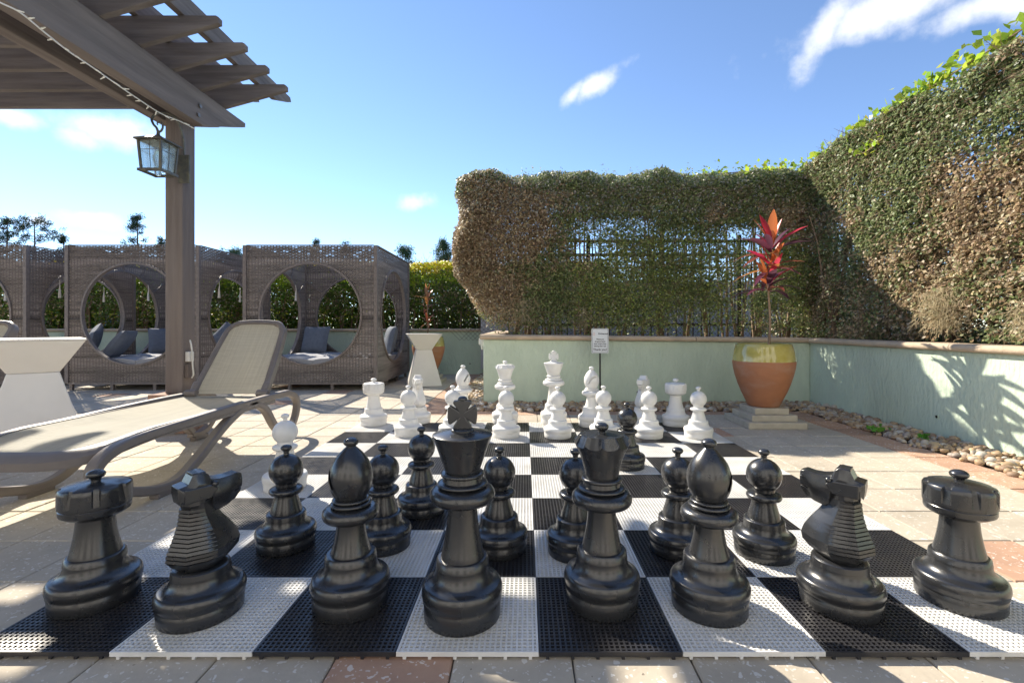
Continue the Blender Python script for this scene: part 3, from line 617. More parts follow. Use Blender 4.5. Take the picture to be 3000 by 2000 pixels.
nb_ = 70000; A = np.column_stack([rng.uniform(-11,1.4,nb_), rng.uniform(8.2,9.2,nb_), .75+1.2*rng.random(nb_)**1.1]); A = A[fbm(A,2.2,77) > .36]; leaf_mesh('inner_foliage', off(bh, A), rng.uniform(.05,.10,len(A)), palette(len(A), [(0.10,0.19,0.03),(0.18,0.29,0.04),(0.40,0.44,0.05)], (4,3,1)), .6, np.array([0,-.3,.3]), MT['leaf_bright'], bh)
vine('yellow green vine leaves along the top of the right hedge', [(3.25,5.0,2.66),(3.22,4.2,2.68),(3.2,3.5,2.70),(3.2,2.9,2.72),(3.2,2.4,2.74),(3.2,1.9,2.76)], 620, (.07,.1,.035), (.04,.09))
vine('yellow green vine leaves on top of the centre hedge right end', [(1.9,4.4,2.60),(2.4,4.35,2.62),(2.9,4.3,2.64),(3.15,4.5,2.66)], 210, (.14,.10,.03), (.035,.075))
vine('loose spray of vine leaves hanging on the right hedge face', [(3.09,3.35,2.45),(3.07,3.15,2.42),(3.07,2.95,2.46)], 26, (.02,.05,.04), (.05,.09))
# dry hanging moss
def moss(label, c, w, h, n):
    r = empty('hanging_moss', c, 0, label, 'moss'); Pm = np.column_stack([rng.normal(0,w*.4,n), rng.normal(0,w*.5,n), -rng.random(n)*h]); Dm = rng.normal(size=(n,3))*np.array([.6,.6,.5])+np.array([0,0,-.8])
    twig_mesh('strands', Pm, Dm, rng.uniform(.04,.13,n), rng.uniform(.0008,.0018,n), MT['moss'], r)
moss('pale dry moss strands hanging from the right hedge above the wall', (3.05, 2.35, 1.12), .16, .28, 700)
moss('pale dry moss strands under the brown left end of the centre hedge', (-.05, 4.22, 1.15), .22, .25, 600)
moss('small tuft of dry moss above the green wall near the sign', (.62, 4.2, 1.05), .14, .2, 300)
moss('tuft of dry moss at the far right of the right hedge', (3.08, 1.75, 1.0), .14, .2, 300)
# small weeds in the stones
def weed(label, c, n, s):
    r = empty('weed_plant', c, 0, label, 'plant'); A = rng.normal(size=(n,3))*np.array([s,s,s*.4]); A[:,2] = np.abs(A[:,2])+.02
    leaf_mesh('leaves', A, rng.uniform(.03,.055,n), palette(n, [(0.10,0.30,0.04),(0.16,0.38,0.05)], (1,1)), .8, np.array([0,-.2,.6]), MT['leaf_bright'], r); MB().tube([(0,0,-.01),(0.005,0,.03)], .003, 5).build('weed_stem', MT['bark'], r)
q = W3(2567, 1272); weed('bright green weed growing among the stones by the right wall', (q.x,q.y,.02), 22, .03)
weed('small weed in the stones left of the large pot', (1.72, 3.62, .02), 16, .025)
weed('tiny weed among the stones near the right edge', (2.80, 2.2, .025), 10, .02)

# ------------------------------------------------------------------ far pines
def pine(label, px, py, Y, style, group='pines beyond the hedge'):
    top = WD(px, py, Y); H = top.z + .1; r = empty('pine_tree', (top.x, Y, -.09), 0, label, 'tree', group); bare = {'round':.70,'cone':.55,'dense':.45,'thin':.72}[style]
    m = MB(); pts = [(random.uniform(-.12,.12)*t, random.uniform(-.12,.12)*t, H*t) for t in (0,.2,.4,.6,.8,.97)]; m.tube(pts, [.17*(1-.85*t) for t in (0,.2,.4,.6,.8,1)], 7).build('trunk', MT['pinebark'], r, 60)
    bm = MB(); cl = []; nb = {'round':34,'cone':44,'dense':46,'thin':16}[style]
    for k in range(nb):
        t = bare + (1-bare)*random.random(); a = random.uniform(0, 6.283); u = (t-bare)/(1-bare)
        L = {'round': .25+1.5*math.sin(math.pi*min(1,u*.8+.15)), 'cone': .2+1.25*(1-u), 'dense': .25+1.3*(1-u)**.8, 'thin': .2+.7*(1-u)}[style]*random.uniform(.6,1.15)
        e = Vector((math.cos(a)*L, math.sin(a)*L, L*random.uniform(.05,.55))); s = Vector((0,0,H*t)); mid = s+e*.5+Vector((0,0,-.06*L)); bm.tube([s, mid, s+e], [.022,.016,.008], 4, False)
        for q in range(3 if style != 'dense' else 5): cl.append(s + e*random.uniform(.55,1.05) + Vector((random.uniform(-.12,.12),)*3))
    for q in range(6): cl.append(Vector((random.uniform(-.1,.1), random.uniform(-.1,.1), H*random.uniform(.93,1))))
    bm.build('branches', MT['pinebark'], r)
    nl = 26 if style != 'dense' else 34; A = np.repeat(np.array([tuple(c) for c in cl]), nl, 0) + rng.normal(size=(len(cl)*nl,3))*(.115 if style != 'dense' else .17)
    leaf_mesh('crown', A, rng.uniform(.10,.22,len(A)), palette(len(A), [(0.022,0.045,0.026),(0.035,0.062,0.034),(0.05,0.08,0.04)] if style != 'dense' else [(0.04,0.085,0.04),(0.06,0.11,0.05)], (3,3,1) if style != 'dense' else (1,1)), .28, np.array([0,0,.5]), MT['needle'], r, kind=None)
pine('open crowned pine at the left edge above the cabana', 18, 640, 36, 'round'); pine('open crowned pine second from the left edge', 100, 638, 37, 'round'); pine('short thin pine top left of the second cabana', 187, 690, 40, 'thin')
pine('conical pine rising just left of the pergola post', 402, 634, 38, 'cone'); pine('pine tip touching the pergola post on its left', 470, 698, 42, 'thin'); pine('low bushy pine top right of the pergola post', 690, 735, 40, 'dense'); pine('thin pine tip right of the pergola post', 650, 728, 42, 'thin')
pine('tiny pine tip above the middle of the near cabana', 925, 702, 44, 'thin'); pine('tiniest pine tip above the near cabana', 1012, 712, 48, 'thin'); pine('rounded pine top beside the corner of the near cabana', 1187, 730, 38, 'dense'); pine('taller dense pine behind the yellow hedge', 1297, 708, 39, 'dense')

# ------------------------------------------------------------------ chess board
SQ = 0.355; BT = 0.02
board = empty('chess_board', (0, 0, 0), 0, 'giant black and white plastic grid chess board on the paving', 'chess board')
def tile_mesh(mat):
    m = MB(); n = 26; h = SQ/2 - .0012; p = (2*h)/n; w = .0023
    for k in range(n+1):
        q = -h + k*p
        if k in (0, n):                                                             # solid border strips
            a0, a1 = (-h, -h+.0052) if k == 0 else (h-.0052, h); m.box(a0, a1, -h, h, .0085, BT); m.box(-h+.0053, h-.0053, a0, a1, .0085, BT)
        else:
            m.box(q-w, q+w, -h+.0053, h-.0053, .009, BT-.0002); m.box(-h+.0053, h-.0053, q-w, q+w, .0095, BT-.0008)   # bars along file and rank
    for i in range(6):
        for j in range(6): m.box(-h+.02+i*(2*h-.04)/5-.004, -h+.02+i*(2*h-.04)/5+.004, -h+.004+j*(2*h-.008)/5-.003, -h+.004+j*(2*h-.008)/5+.003, 0.001, .0088)
    me = m.mesh('tile'); me.materials.append(mat); return me
TM = (tile_mesh(MT['tile_black']), tile_mesh(MT['tile_white']))
for c in range(8):
    for r_ in range(8):
        o = link('tile', TM[(c + r_) % 2], None, board); o.location = ((c-3.5)*SQ, (r_+.5)*SQ, random.uniform(-.0006,.0006)); o.rotation_euler = (0, 0, R(random.uniform(-.15,.15)))

# ------------------------------------------------------------------ chess pieces
def arc(cx, cz, rx, rz, a0, a1, n=8): return [(cx + rx*math.cos(R(a0+(a1-a0)*k/n)), cz + rz*math.sin(R(a0+(a1-a0)*k/n))) for k in range(n+1)]
def base_prof(Rm, k):
    """weighted foot: drum, groove, round swell, cove and upper band; k scales the heights"""
    P = [(Rm*.93,0.0),(Rm*.945,.004*k),(Rm*.955,.043*k),(Rm*.94,.046*k),(Rm*.94,.0485*k),(Rm*.975,.050*k)]
    P += arc(Rm*.90, .072*k, Rm*.10, .024*k, -45, 90, 10)
    P += [(Rm*.86,.0975*k),(Rm*.80,.1005*k),(Rm*.745,.1065*k),(Rm*.70,.115*k),(Rm*.672,.124*k),(Rm*.655,.134*k),(Rm*.652,.139*k),(Rm*.66,.140*k),(Rm*.64,.158*k),(Rm*.60,.163*k),(Rm*.56,.1635*k)]
    return P
def ring(r0, z, dr, dz): return arc(r0, z, dr, dz, -90, 90, 8)
def lathe_part(name, prof, seg=56, mod=None, sharp=38): return (name, MB().lathe(prof, seg, mod).mesh(name, sharp))
def cut_slit(me, mk):
    o1 = link('tmp', me); o2 = link('tmp2', mk); bo = o1.modifiers.new('b','BOOLEAN'); bo.object = o2; bo.operation = 'DIFFERENCE'; bo.solver = 'EXACT'
    dg = bpy.context.evaluated_depsgraph_get(); ne = bpy.data.meshes.new_from_object(o1.evaluated_get(dg)); bpy.data.objects.remove(o1); bpy.data.objects.remove(o2); ne.name = me.name
    for p in ne.polygons: p.use_smooth = True
    try: ne.set_sharp_from_angle(angle=R(32))
    except Exception: pass
    return ne
def pawn_parts():
    k = .77; P = [lathe_part('base', base_prof(.104, k))]; z = .1255
    P.append(lathe_part('stem', [(.0545,z-.004),(.0545,z),(.0505,z+.018),(.045,z+.036),(.0405,z+.052),(.0385,z+.063),(.039,z+.068)]))
    P.append(lathe_part('collar', [(.036,.190),(.043,.1915)] + arc(.046,.2035,.0125,.0115,-70,90,8) + [(.040,.2165),(.036,.2185)]))
    P.append(lathe_part('head', [(.030,.216),(.034,.2185),(.036,.221)] + arc(0,.277,.0585,.0585,-52,82,18) + [(.0105,.335),(.0098,.338)]))
    P.append(lathe_part('knob', [(.0098,.333),(.0092,.340),(.0105,.345)] + arc(0,.3575,.0195,.0125,-60,90,10)[:-1] + [(0.0,.370)], 32)); return P
def column(z0, z1, r0, r1): 
    return [(r0,z0-.004),(r0,z0+.002)] + [(r1+(r0-r1)*(1-t)**1.7, z0+(z1-z0)*t) for t in (.12,.28,.45,.62,.78,.9,1.0)]
def king_parts():
    P = [lathe_part('base', base_prof(.112, 1.0))]
    P.append(lathe_part('stem', column(.163,.305,.0605,.0405)))
    P.append(lathe_part('collar', [(.038,.303),(.050,.306),(.066,.314)] + arc(.070,.336,.021,.0215,-55,95,12) + [(.060,.3605)] + ring(.062,.3665,.0085,.006) + [(.055,.374),(.053,.3875)] + ring(.054,.3935,.0065,.006)))
    P.append(lathe_part('head', [(.047,.398),(.049,.402),(.0495,.405),(.0815,.497),(.0835,.5005),(.0830,.503),(.080,.505),(.040,.512),(.0,.514)]))
    P.append(lathe_part('cross_foot', [(.030,.509),(.0325,.512),(.0325,.516),(.030,.519),(.022,.521),(.0,.521)], 32))
    # pattee cross: four flaring arms as one plate
    pts = []
    def armp(ang):
        ca, sa = math.cos(R(ang)), math.sin(R(ang)); out = []
        for (u, v) in ((.0125,-.0125),(.0335,-.0262),(.0385,-.0250),(.0405,-.012),(.041,0),(.0405,.012),(.0385,.0250),(.0335,.0262)): out.append((u*ca - v*sa, u*sa + v*ca))
        return out
    for ang in (0, 90, 180, 270): pts += armp(ang)
    pts = [(x, z + .5575) for x, z in pts]
    th = .0115; m = MB(); m.prism(pts, -th, th); me = m.mesh('cross'); P.append(('cross', me))
    P.append(lathe_part('knob', [(.0,.592),(.010,.593)] + arc(0,.6005,.0135,.0085,-50,90,8)[:-1] + [(0,.609)], 24)); return P
def queen_parts():
    P = [lathe_part('base', base_prof(.111, .97))]
    P.append(lathe_part('stem', column(.158,.276,.0585,.0405)))
    P.append(lathe_part('collar', [(.038,.273),(.050,.276),(.064,.283)] + arc(.067,.304,.0205,.021,-55,95,12) + [(.058,.328)] + ring(.060,.3335,.0085,.006) + [(.054,.341),(.052,.354)] + ring(.053,.3595,.0065,.006)))
    prof = [(.047,.364),(.0485,.368),(.0490,.372),(.0535,.395),(.0605,.420),(.0690,.442),(.0775,.459),(.0850,.4745),(.0660,.4890),(.064,.4897),(.030,.4918),(.0,.4925)]
    def crown(k, a, r, z):
        n = 10; w = abs(math.sin(a*n/2)); s = math.sqrt(max(0, 1-(1-w)**2))       # deep scallops separated by sharp ridges
        if k == 7: return (r - .0085*s, z - .0165*s)
        if k == 6: return (r - .004*s, z - .009*s)
        if k == 8: return (r - .003*s, z)
        return (r, z)
    P.append(lathe_part('head', prof, 132, crown, 28)); P.append(lathe_part('knob', [(.011,.490),(.0098,.496),(.0115,.500)] + arc(0,.511,.0205,.0125,-60,90,10)[:-1] + [(0,.5235)], 32)); return P
def bishop_parts():
    P = [lathe_part('base', base_prof(.110, .93))]
    P.append(lathe_part('stem', column(.151,.240,.0565,.0395)))
    P.append(lathe_part('collar', [(.037,.237),(.048,.240),(.060,.247)] + arc(.0605,.2655,.0185,.019,-55,95,12) + [(.052,.287)] + ring(.050,.2925,.0075,.0058) + [(.0455,.299)] + ring(.0455,.304,.0065,.005)))
    prof = [(.040,.306),(.043,.309),(.045,.313),(.0525,.326),(.0590,.343),(.0620,.361),(.0612,.379),(.0570,.397),(.0500,.413),(.0410,.427),(.0310,.439),(.0210,.449),(.0145,.455),(.0125,.459)]
    hd = MB().lathe(prof, 56).mesh('head', 38); sl = MB().box(-.0062,.0062,-.08,.08,0,.12); rot = Matrix.Translation((.028,0,.346)) @ Matrix.Rotation(R(24),4,'Y'); sl.v = [tuple(rot @ Vector(p)) for p in sl.v]
    P.append(('head', cut_slit(hd, sl.mesh('slit')))); P.append(lathe_part('knob', [(.0125,.456),(.0120,.460)] + arc(0,.4685,.0215,.0135,-62,90,10)[:-1] + [(0,.4825)], 32)); return P
def rook_parts():
    P = [lathe_part('base', base_prof(.111, .85))]
    P.append(lathe_part('stem', column(.138,.245,.0625,.0455)))
    prof = [(.044,.243),(.050,.2445),(.070,.254),(.0815,.262),(.0835,.267),(.0835,.2785),(.0820,.2805),(.0820,.2825),(.0855,.2845),(.0860,.292),(.0860,.294),(.0860,.326),(.0855,.333),(.082,.3385),(.074,.3415),(.040,.347),(.0,.3485)]
    def cren(k, a, r, z):
        n = 8; ph = (a*n/(2*math.pi)) % 1.0; inn = abs(ph-.5) < .15
        if 10 < k < 13 and inn: return (r - .0075, z)
        if k == 13 and inn: return (r - .006, z - .001)
        return (r, z)
    P.append(lathe_part('head', prof, 160, cren, 30)); P.append(lathe_part('knob', [(.013,.345),(.0115,.351),(.0135,.356)] + arc(0,.3685,.0235,.0135,-60,90,10)[:-1] + [(0,.3825)], 32)); return P
def knight_parts():
    P = [lathe_part('base', base_prof(.111, .83))]
    # neck: eight-sided sections; the back half steps in and out for the combed mane
    lev = [(.128,-.050,.048,.046),(.136,-.056,.056,.052),(.150,-.072,.078,.064),(.166,-.083,.094,.070),(.186,-.082,.098,.068),(.210,-.073,.090,.061),(.236,-.064,.073,.053),(.262,-.057,.053,.046),(.288,-.053,.036,.041),(.312,-.052,.030,.039),(.330,-.052,.034,.038)]
    def at(z):
        for q in range(len(lev)-1):
            if lev[q][0] <= z <= lev[q+1][0]:
                t = (z-lev[q][0])/(lev[q+1][0]-lev[q][0]); return [lev[q][i]*(1-t)+lev[q+1][i]*t for i in range(1,4)]
        return lev[-1][1:]
    zs = [.128,.136,.150]; rib = []
    zr = np.linspace(.156,.305,15)
    for q in range(14): rib += [(zr[q], 0.0), (zr[q]+(zr[q+1]-zr[q])*.72, .0), (zr[q]+(zr[q+1]-zr[q])*.80, 1.0), (zr[q]+(zr[q+1]-zr[q])*.97, 1.0)]
    L = [(z, 0.0) for z in zs] + rib + [(.312,0.0),(.330,0.0)]; m = MB(); vs = []; fs = []
    for (z, g) in L:
        xb, xf, w = at(z); i = .0055*g; s = .010*(((z-.156)/.15*14) % 1) if .156 < z < .305 else 0
        xb2 = xb + i - s*.25
        vs += [(xb2,0,z),(xb2+(xf-xb)*.17,-(w*.80-i),z),(xb+(xf-xb)*.42,-(w-i*.6),z),(xb+(xf-xb)*.56,-w*.97,z),(xb+(xf-xb)*.80,-w*.62,z),(xf,-w*.10,z),(xf,w*.10,z),(xb+(xf-xb)*.80,w*.62,z),(xb+(xf-xb)*.56,w*.97,z),(xb+(xf-xb)*.42,(w-i*.6),z),(xb2+(xf-xb)*.17,(w*.80-i),z)]
    nn = 11
    for q in range(len(L)-1):
        for i in range(nn): j = (i+1)%nn; fs.append((q*nn+i,q*nn+j,(q+1)*nn+j,(q+1)*nn+i))
    fs += [tuple(reversed(range(nn))), tuple(range((len(L)-1)*nn, len(L)*nn))]; m.add(vs, fs); P.append(('neck', m.mesh('neck', 24)))
    # head: side outline swept across a width that narrows to the muzzle
    top = [(-.060,.320),(-.064,.345),(-.064,.366),(-.040,.371),(-.028,.396),(-.004,.400),(.010,.388),(.016,.374),(.036,.370),(.062,.371),(.084,.376),(.098,.370)]
    bot = [(-.050,.318),(-.044,.318),(-.034,.318),(-.024,.318),(-.012,.316),(.002,.312),(.014,.306),(.022,.284),(.038,.280),(.062,.287),(.084,.300),(.098,.318)]
    wid = [.036,.039,.039,.039,.037,.036,.036,.036,.034,.030,.027,.022]
    m = MB(); vs = []; fs = []
    for (a, b2, w) in zip(top, bot, wid):
        zc = (a[1]+b2[1])/2
        vs += [(b2[0],-w*.45,b2[1]),((a[0]+b2[0])/2,-w,zc-.006),((a[0]+b2[0])/2,-w*1.04,zc+.012),(a[0],-w*.72,a[1]),(a[0],w*.72,a[1]),((a[0]+b2[0])/2,w*1.04,zc+.012),((a[0]+b2[0])/2,w,zc-.006),(b2[0],w*.45,b2[1])]
    for q in range(len(top)-1):
        for i in range(8): j = (i+1)%8; fs.append((q*8+i,q*8+j,(q+1)*8+j,(q+1)*8+i))
    fs += [tuple(reversed(range(8))), tuple(range((len(top)-1)*8,len(top)*8))]; m.add(vs, fs)
    hd = m.mesh('head'); mo = MB().box(.076,.13,-.05,.05,.3285,.3335); mo.v = [tuple(Matrix.Translation((.1,0,.331)) @ Matrix.Rotation(R(-14),4,'Y') @ Matrix.Translation((-.1,0,-.331)) @ Vector(p)) for p in mo.v]
    P.append(('head', cut_slit(hd, mo.mesh('mouth'))))
    fl = MB()
    for q in range(6): z = .376+q*.0036; fl.box(-.034+q*.0022,.006-q*.001,-.0272+q*.0006,.0272-q*.0006,z,z+.0022)
    fl.box(-.030,.003,-.0235,.0235,.372,.3985); P.append(('forelock', fl.mesh('forelock')))
    ck = MB()
    for s in (-1,1): ck.prism([(-.052,.322),(-.052,.362),(.012,.362),(.030,.350),(.012,.326)], s*.034, s*.0425)
    P.append(('cheek', ck.mesh('cheek')))
    for s in (-1,1): P.append(('eye', MB().lathe(arc(0,0,.0085,.0085,-90,90,8), 16).mesh('eye', 60), (.022, s*.0365, .362)))
    for s in (-1,1): P.append(('nostril', MB().lathe(arc(0,0,.0042,.0042,-90,90,6), 12).mesh('nostril', 60), (.092, s*.0262, .357)))
    return P
BUILD = {'pawn': pawn_parts, 'king': king_parts, 'queen': queen_parts, 'bishop': bishop_parts, 'rook': rook_parts, 'knight': knight_parts}
BEV = {'cross': .003, 'head_knight': .003, 'forelock': .0015, 'cheek': .003}
PROTO = {}
for kind, fn in BUILD.items():
    parts = fn()
    for colour in ('black', 'white'):
        r = empty('chess_' + kind, (0, 0, BT))
        for pt in parts:
            nm, me = pt[0], pt[1].copy(); me.materials.clear(); me.materials.append(MT[colour]); o = link(nm, me, None, r)
            if len(pt) > 2: o.location = pt[2]
            bw = BEV.get(nm, 0) if not (nm == 'head' and kind == 'knight') else .003
            if bw: md = o.modifiers.new('bevel','BEVEL'); md.width = bw; md.segments = 2; md.limit_method = 'ANGLE'; md.angle_limit = R(28)
        PROTO[(kind, colour)] = [r, False]
def piece(kind, colour, x, y, label, rz=0.0):
    pr = PROTO[(kind, colour)]; o = copy_tree(pr[0]) if pr[1] else pr[0]; pr[1] = True
    o.location = (x, y, BT+.0008); o.rotation_euler = (0, 0, R(rz)); tag(o, label, 'chess piece', ('black' if colour == 'black' else 'white') + ' chess pieces')
piece('rook','black',-1.303,.23,'black rook at the left end of the near row', 20)
piece('knight','black',-.95,.17,'black knight near the lounger, second from the left in the near row', 52)
piece('bishop','black',-.541,.208,'black bishop beside the left black knight, slit facing left', 172)
piece('king','black',-.21,.158,'tallest black piece, king with a flared cross on top', 4)
piece('queen','black',.19,.219,'black queen with scalloped crown beside the black king', 10)
piece('bishop','black',.495,.194,'black bishop right of the black queen, slit facing right', 8)
piece('knight','black',.88,.208,'black knight right of the near row, nose pointing left', 138)
piece('rook','black',1.248,.23,'black rook at the right end of the near row', 5)
piece('pawn','black',-.915,.579,'black pawn between the left black knight and bishop, before the stray white pawn')
piece('pawn','black',-.558,.577,'black pawn half hidden behind the left black bishop')
piece('pawn','black',-.486,.90,'black pawn one square ahead, left of the black king head')
piece('pawn','black',-.128,.55,'black pawn just behind the black king on the right')
piece('pawn','black',.146,.528,'black pawn just behind the black queen on the left')
piece('pawn','black',.516,.54,'black pawn behind the right black bishop on the left')
piece('pawn','black',.816,.518,'black pawn between the right black bishop and the right black knight')
piece('pawn','black',.555,1.57,'black pawn advanced far up the board towards the white pieces')
piece('pawn','white',-1.237,1.21,'stray white pawn alone beside the lounger')
for x, y, lab in ((-.906,2.38,'leftmost white pawn in the far row'),(-.574,2.38,'white pawn in front of the left white bishop'),(-.172,2.34,'white pawn in front of the white queen'),(.207,2.32,'white pawn in front of the white king'),(.55,2.36,'white pawn in front of the right white bishop'),(.878,2.32,'white pawn behind the advanced black pawn, before the white knight'),(1.237,2.31,'rightmost white pawn at the board corner')):
    piece('pawn','white',x,y,lab)
piece('rook','white',-1.288,2.77,'white rook at the left end of the far row', 12)
piece('knight','white',-.94,2.85,'white knight before the white side table', -75)
piece('bishop','white',-.56,2.87,'white bishop with open slit facing right, left of the white queen', -12)
piece('queen','white',-.20,2.82,'white queen with scalloped crown in the far row', 0)
piece('king','white',.208,2.82,'tallest white piece, king with a cross on top', 0)
piece('bishop','white',.512,2.72,'white bishop standing before the sign post', -60)
piece('knight','white',.954,2.80,'white knight left of the right white rook', -120)
piece('rook','white',1.21,2.75,'white rook near the large clay pot', 30)
#---MARK1

# ------------------------------------------------------------------ pergola
PC = Vector((-2.803, 2.648, 0))                  # visible post centre
pg = empty('pergola', (PC.x, PC.y, 0), 0, 'weathered grey brown wooden pergola with overhanging rafters on the left', 'pergola')
def loc(x, y, z=0): return (x - PC.x, y - PC.y, z)
def pbox(name, x0, x1, y0, y1, z0, z1, mat, bevel=.006): return MB().box(x0-PC.x, x1-PC.x, y0-PC.y, y1-PC.y, z0, z1).build(name, mat, pg, bevel=bevel)
ZB, ZBT, ZRT = CAM.z+1.63, CAM.z+1.90, CAM.z+2.10
def post(x, y):
    pbox('post', x-.069, x+.069, y-.0725, y+.0725, .30, ZB+.18, MT['wood_post'], .008)
for x, y in ((PC.x, PC.y), (PC.x, -1.3), (-6.2, PC.y), (-6.2, -1.3)): post(x, y)
def beam(x0, x1):
    m = MB(); ye, yt = 3.25, 2.68; y0 = -2.5
    prof = [(y0, ZB+.10),(y0, ZBT-.003),(ye, ZBT-.003),(ye, CAM.z+1.858),(yt, ZB),(y0+.5, ZB)]
    vs = [(x0-PC.x, y-PC.y, z) for y, z in prof] + [(x1-PC.x, y-PC.y, z) for y, z in prof]; n = 6
    m.add(vs, [tuple(range(n)), tuple(reversed(range(n,2*n)))] + [((i+1)%n, i, n+i, n+(i+1)%n) for i in range(n)]); return m.build('beam', MT['wood_y'], pg, bevel=.005)
for a in ((-2.732,-2.632),(-2.965,-2.873),(-6.13,-6.04),(-6.37,-6.27)): beam(*a)
for zz in (.055, .135):   # bolts through the visible beam
    bo = MB().tube([(-2.6315-PC.x, 2.60-PC.y+ (0 if zz<.1 else .02), ZB+zz),(-2.618-PC.x, 2.60-PC.y+(0 if zz<.1 else .02), ZB+zz)], .016, 12).build('bolt', MT['steel'], pg, 60)
XT = -2.06 + CAM.x
k = 0
for Zr in np.arange(4.13, -1.4, -.302):
    y = Zr + CAM.y; m = MB(); xl = -6.85
    prof = [(xl, ZRT-.055),(xl, ZRT-.01),(xl+.02,ZRT),(XT-.02, ZRT),(XT, ZRT-.012),(XT, ZRT-.052),(-2.63, ZBT),(-6.35, ZBT)]
    m.prism([(x-PC.x, z) for x, z in prof], y-PC.y-.021, y-PC.y+.021); m.build('rafter', MT['wood_x'], pg, bevel=.004)
for xk in np.arange(-2.316+CAM.x, -6.8, -.312):
    m = MB(); prof = [(-2.6, ZRT+.10),(-2.6, ZRT+.148),(3.48, ZRT+.148),(3.50, ZRT+.11),(3.22, ZRT+.002),(-2.35, ZRT+.002)]
    vs = [(xk-.024-PC.x, y-PC.y, z) for y, z in prof] + [(xk+.024-PC.x, y-PC.y, z) for y, z in prof]; n = 6
    m.add(vs, [tuple(range(n)), tuple(reversed(range(n,2*n)))] + [((i+1)%n, i, n+i, n+(i+1)%n) for i in range(n)]); m.build('purlin', MT['wood_y'], pg, bevel=.003)
# brick pedestals under the posts
def pedestal(x, y, label):
    r = empty('brick_pedestal', (x, y, 0), 0, label, 'pedestal'); MB().box(-.135,.135,-.135,.135,-.01,.292).build('mortar_core', MT['mortar'], r)
    bw = MB().box(-.142,-.003,-.030,.030,0,.054).mesh('brick'); bw.materials.append(MT['brick'])
    full = MB().box(-.068,.068,-.03,.03,0,.056).mesh('brick'); full.materials.append(MT['brick'])
    for c in range(4):
        z = .004 + c*.062
        for s in range(4):
            a = s*math.pi/2 + (c % 2)*0
            for t in (-.071, .071):
                tt = t + (.0 if c % 2 else .0); o = link('brick', full, None, r); o.location = (math.cos(a)*tt - math.sin(a)*-.115, math.sin(a)*tt + math.cos(a)*-.115, z); o.rotation_euler = (0,0,a)
    for i in range(3):
        cap = MB().box(-.148,.148,-.047,.047,0,.048).build('brick', MT['brick'], r, bevel=.004); cap.location = (0, -.0985+i*.0985, .252)
pedestal(PC.x, PC.y, 'square brick pedestal under the pergola post behind the lounger')

# lantern on the post ------------------------------------------------------
LZ0, LZ1 = CAM.z+1.153, CAM.z+1.365; LX = -2.722+CAM.x; LY = 3.535+CAM.y
ln = empty('wall_lantern', (LX, LY, LZ0), 0, 'weathered bronze lantern with seeded glass hanging on the pergola post', 'lantern'); h = LZ1-LZ0; w0, w1 = .070, .083
def frus(m, z0, a0, z1, a1): m.add([(-a0,-a0,z0),(a0,-a0,z0),(a0,a0,z0),(-a0,a0,z0),(-a1,-a1,z1),(a1,-a1,z1),(a1,a1,z1),(-a1,a1,z1)], [(3,2,1,0),(4,5,6,7),(0,1,5,4),(1,2,6,5),(2,3,7,6),(3,0,4,7)]); return m
frus(frus(MB(), h, .105, h+.012, .102), h+.012, .10, h+.05, .03).build('roof', MT['bronze'], ln, bevel=.002)
MB().lathe([(.03,h+.048),(.022,h+.056),(.012,h+.062),(.010,h+.085)], 16).build('roof_cap', MT['bronze'], ln, 60)
for sx in (-1,1):
    for sy in (-1,1):
        MB().add([(sx*w0-.007,sy*w0-.007,0),(sx*w0+.007,sy*w0-.007,0),(sx*w0+.007,sy*w0+.007,0),(sx*w0-.007,sy*w0+.007,0),(sx*w1-.007,sy*w1-.007,h),(sx*w1+.007,sy*w1-.007,h),(sx*w1+.007,sy*w1+.007,h),(sx*w1-.007,sy*w1+.007,h)], [(3,2,1,0),(4,5,6,7),(0,1,5,4),(1,2,6,5),(2,3,7,6),(3,0,4,7)]).build('corner_bar', MT['bronze'], ln)
for s in range(4):
    a = s*math.pi/2; rot = Matrix.Rotation(a,4,'Z')
    pn = MB().add([(-w0+.005,-w0,.012),(w0-.005,-w0,.012),(w1-.005,-w1,h-.004),(-w1+.005,-w1,h-.004),(-w0+.005,-w0+.003,.012),(w0-.005,-w0+.003,.012),(w1-.005,-w1+.003,h-.004),(-w1+.005,-w1+.003,h-.004)], [(0,1,2,3),(7,6,5,4),(0,4,5,1),(1,5,6,2),(2,6,7,3),(3,7,4,0)]); pn.v = [tuple(rot @ Vector(p)) for p in pn.v]; pn = pn.build('glass_pane', MT['glass'], ln)
    br_ = MB(); br_.tube([(0,-w0-.003,.01),(0,-(w0+w1)/2-.004,h/2),(0,-w1-.003,h)], .0022, 6).tube([(-w1+.004,-w1+.0005,h*.66),(w1-.004,-w1+.0005,h*.66)], .0022, 6).tube([(-w1+.004,-w1-.0025,h*.93),(-w1*.5,-w1-.003,h*.975),(0,-w1-.003,h*.985),(w1*.5,-w1-.003,h*.975),(w1-.004,-w1-.0025,h*.93)], .003, 6); br_.v = [tuple(rot @ Vector(p)) for p in br_.v]; br_.build('glazing_bar', MT['bronze'], ln)
rb = MB()
for s in (-1,1): rb.box(-.088,.088,s*.078-.010,s*.078+.010,-.014,.004).box(s*.078-.010,s*.078+.010,-.068,.068,-.0135,.0035)
rb.build('bottom_frame', MT['bronze'], ln); MB().lathe([(.012,-.03),(.024,-.012),(.02,.004),(.014,.05),(.03,.07),(.034,.11),(.022,.15),(.0,.165)], 16).build('lamp_bulb', MT['glass'], ln, 60)
yb = (3.75+CAM.y) - LY
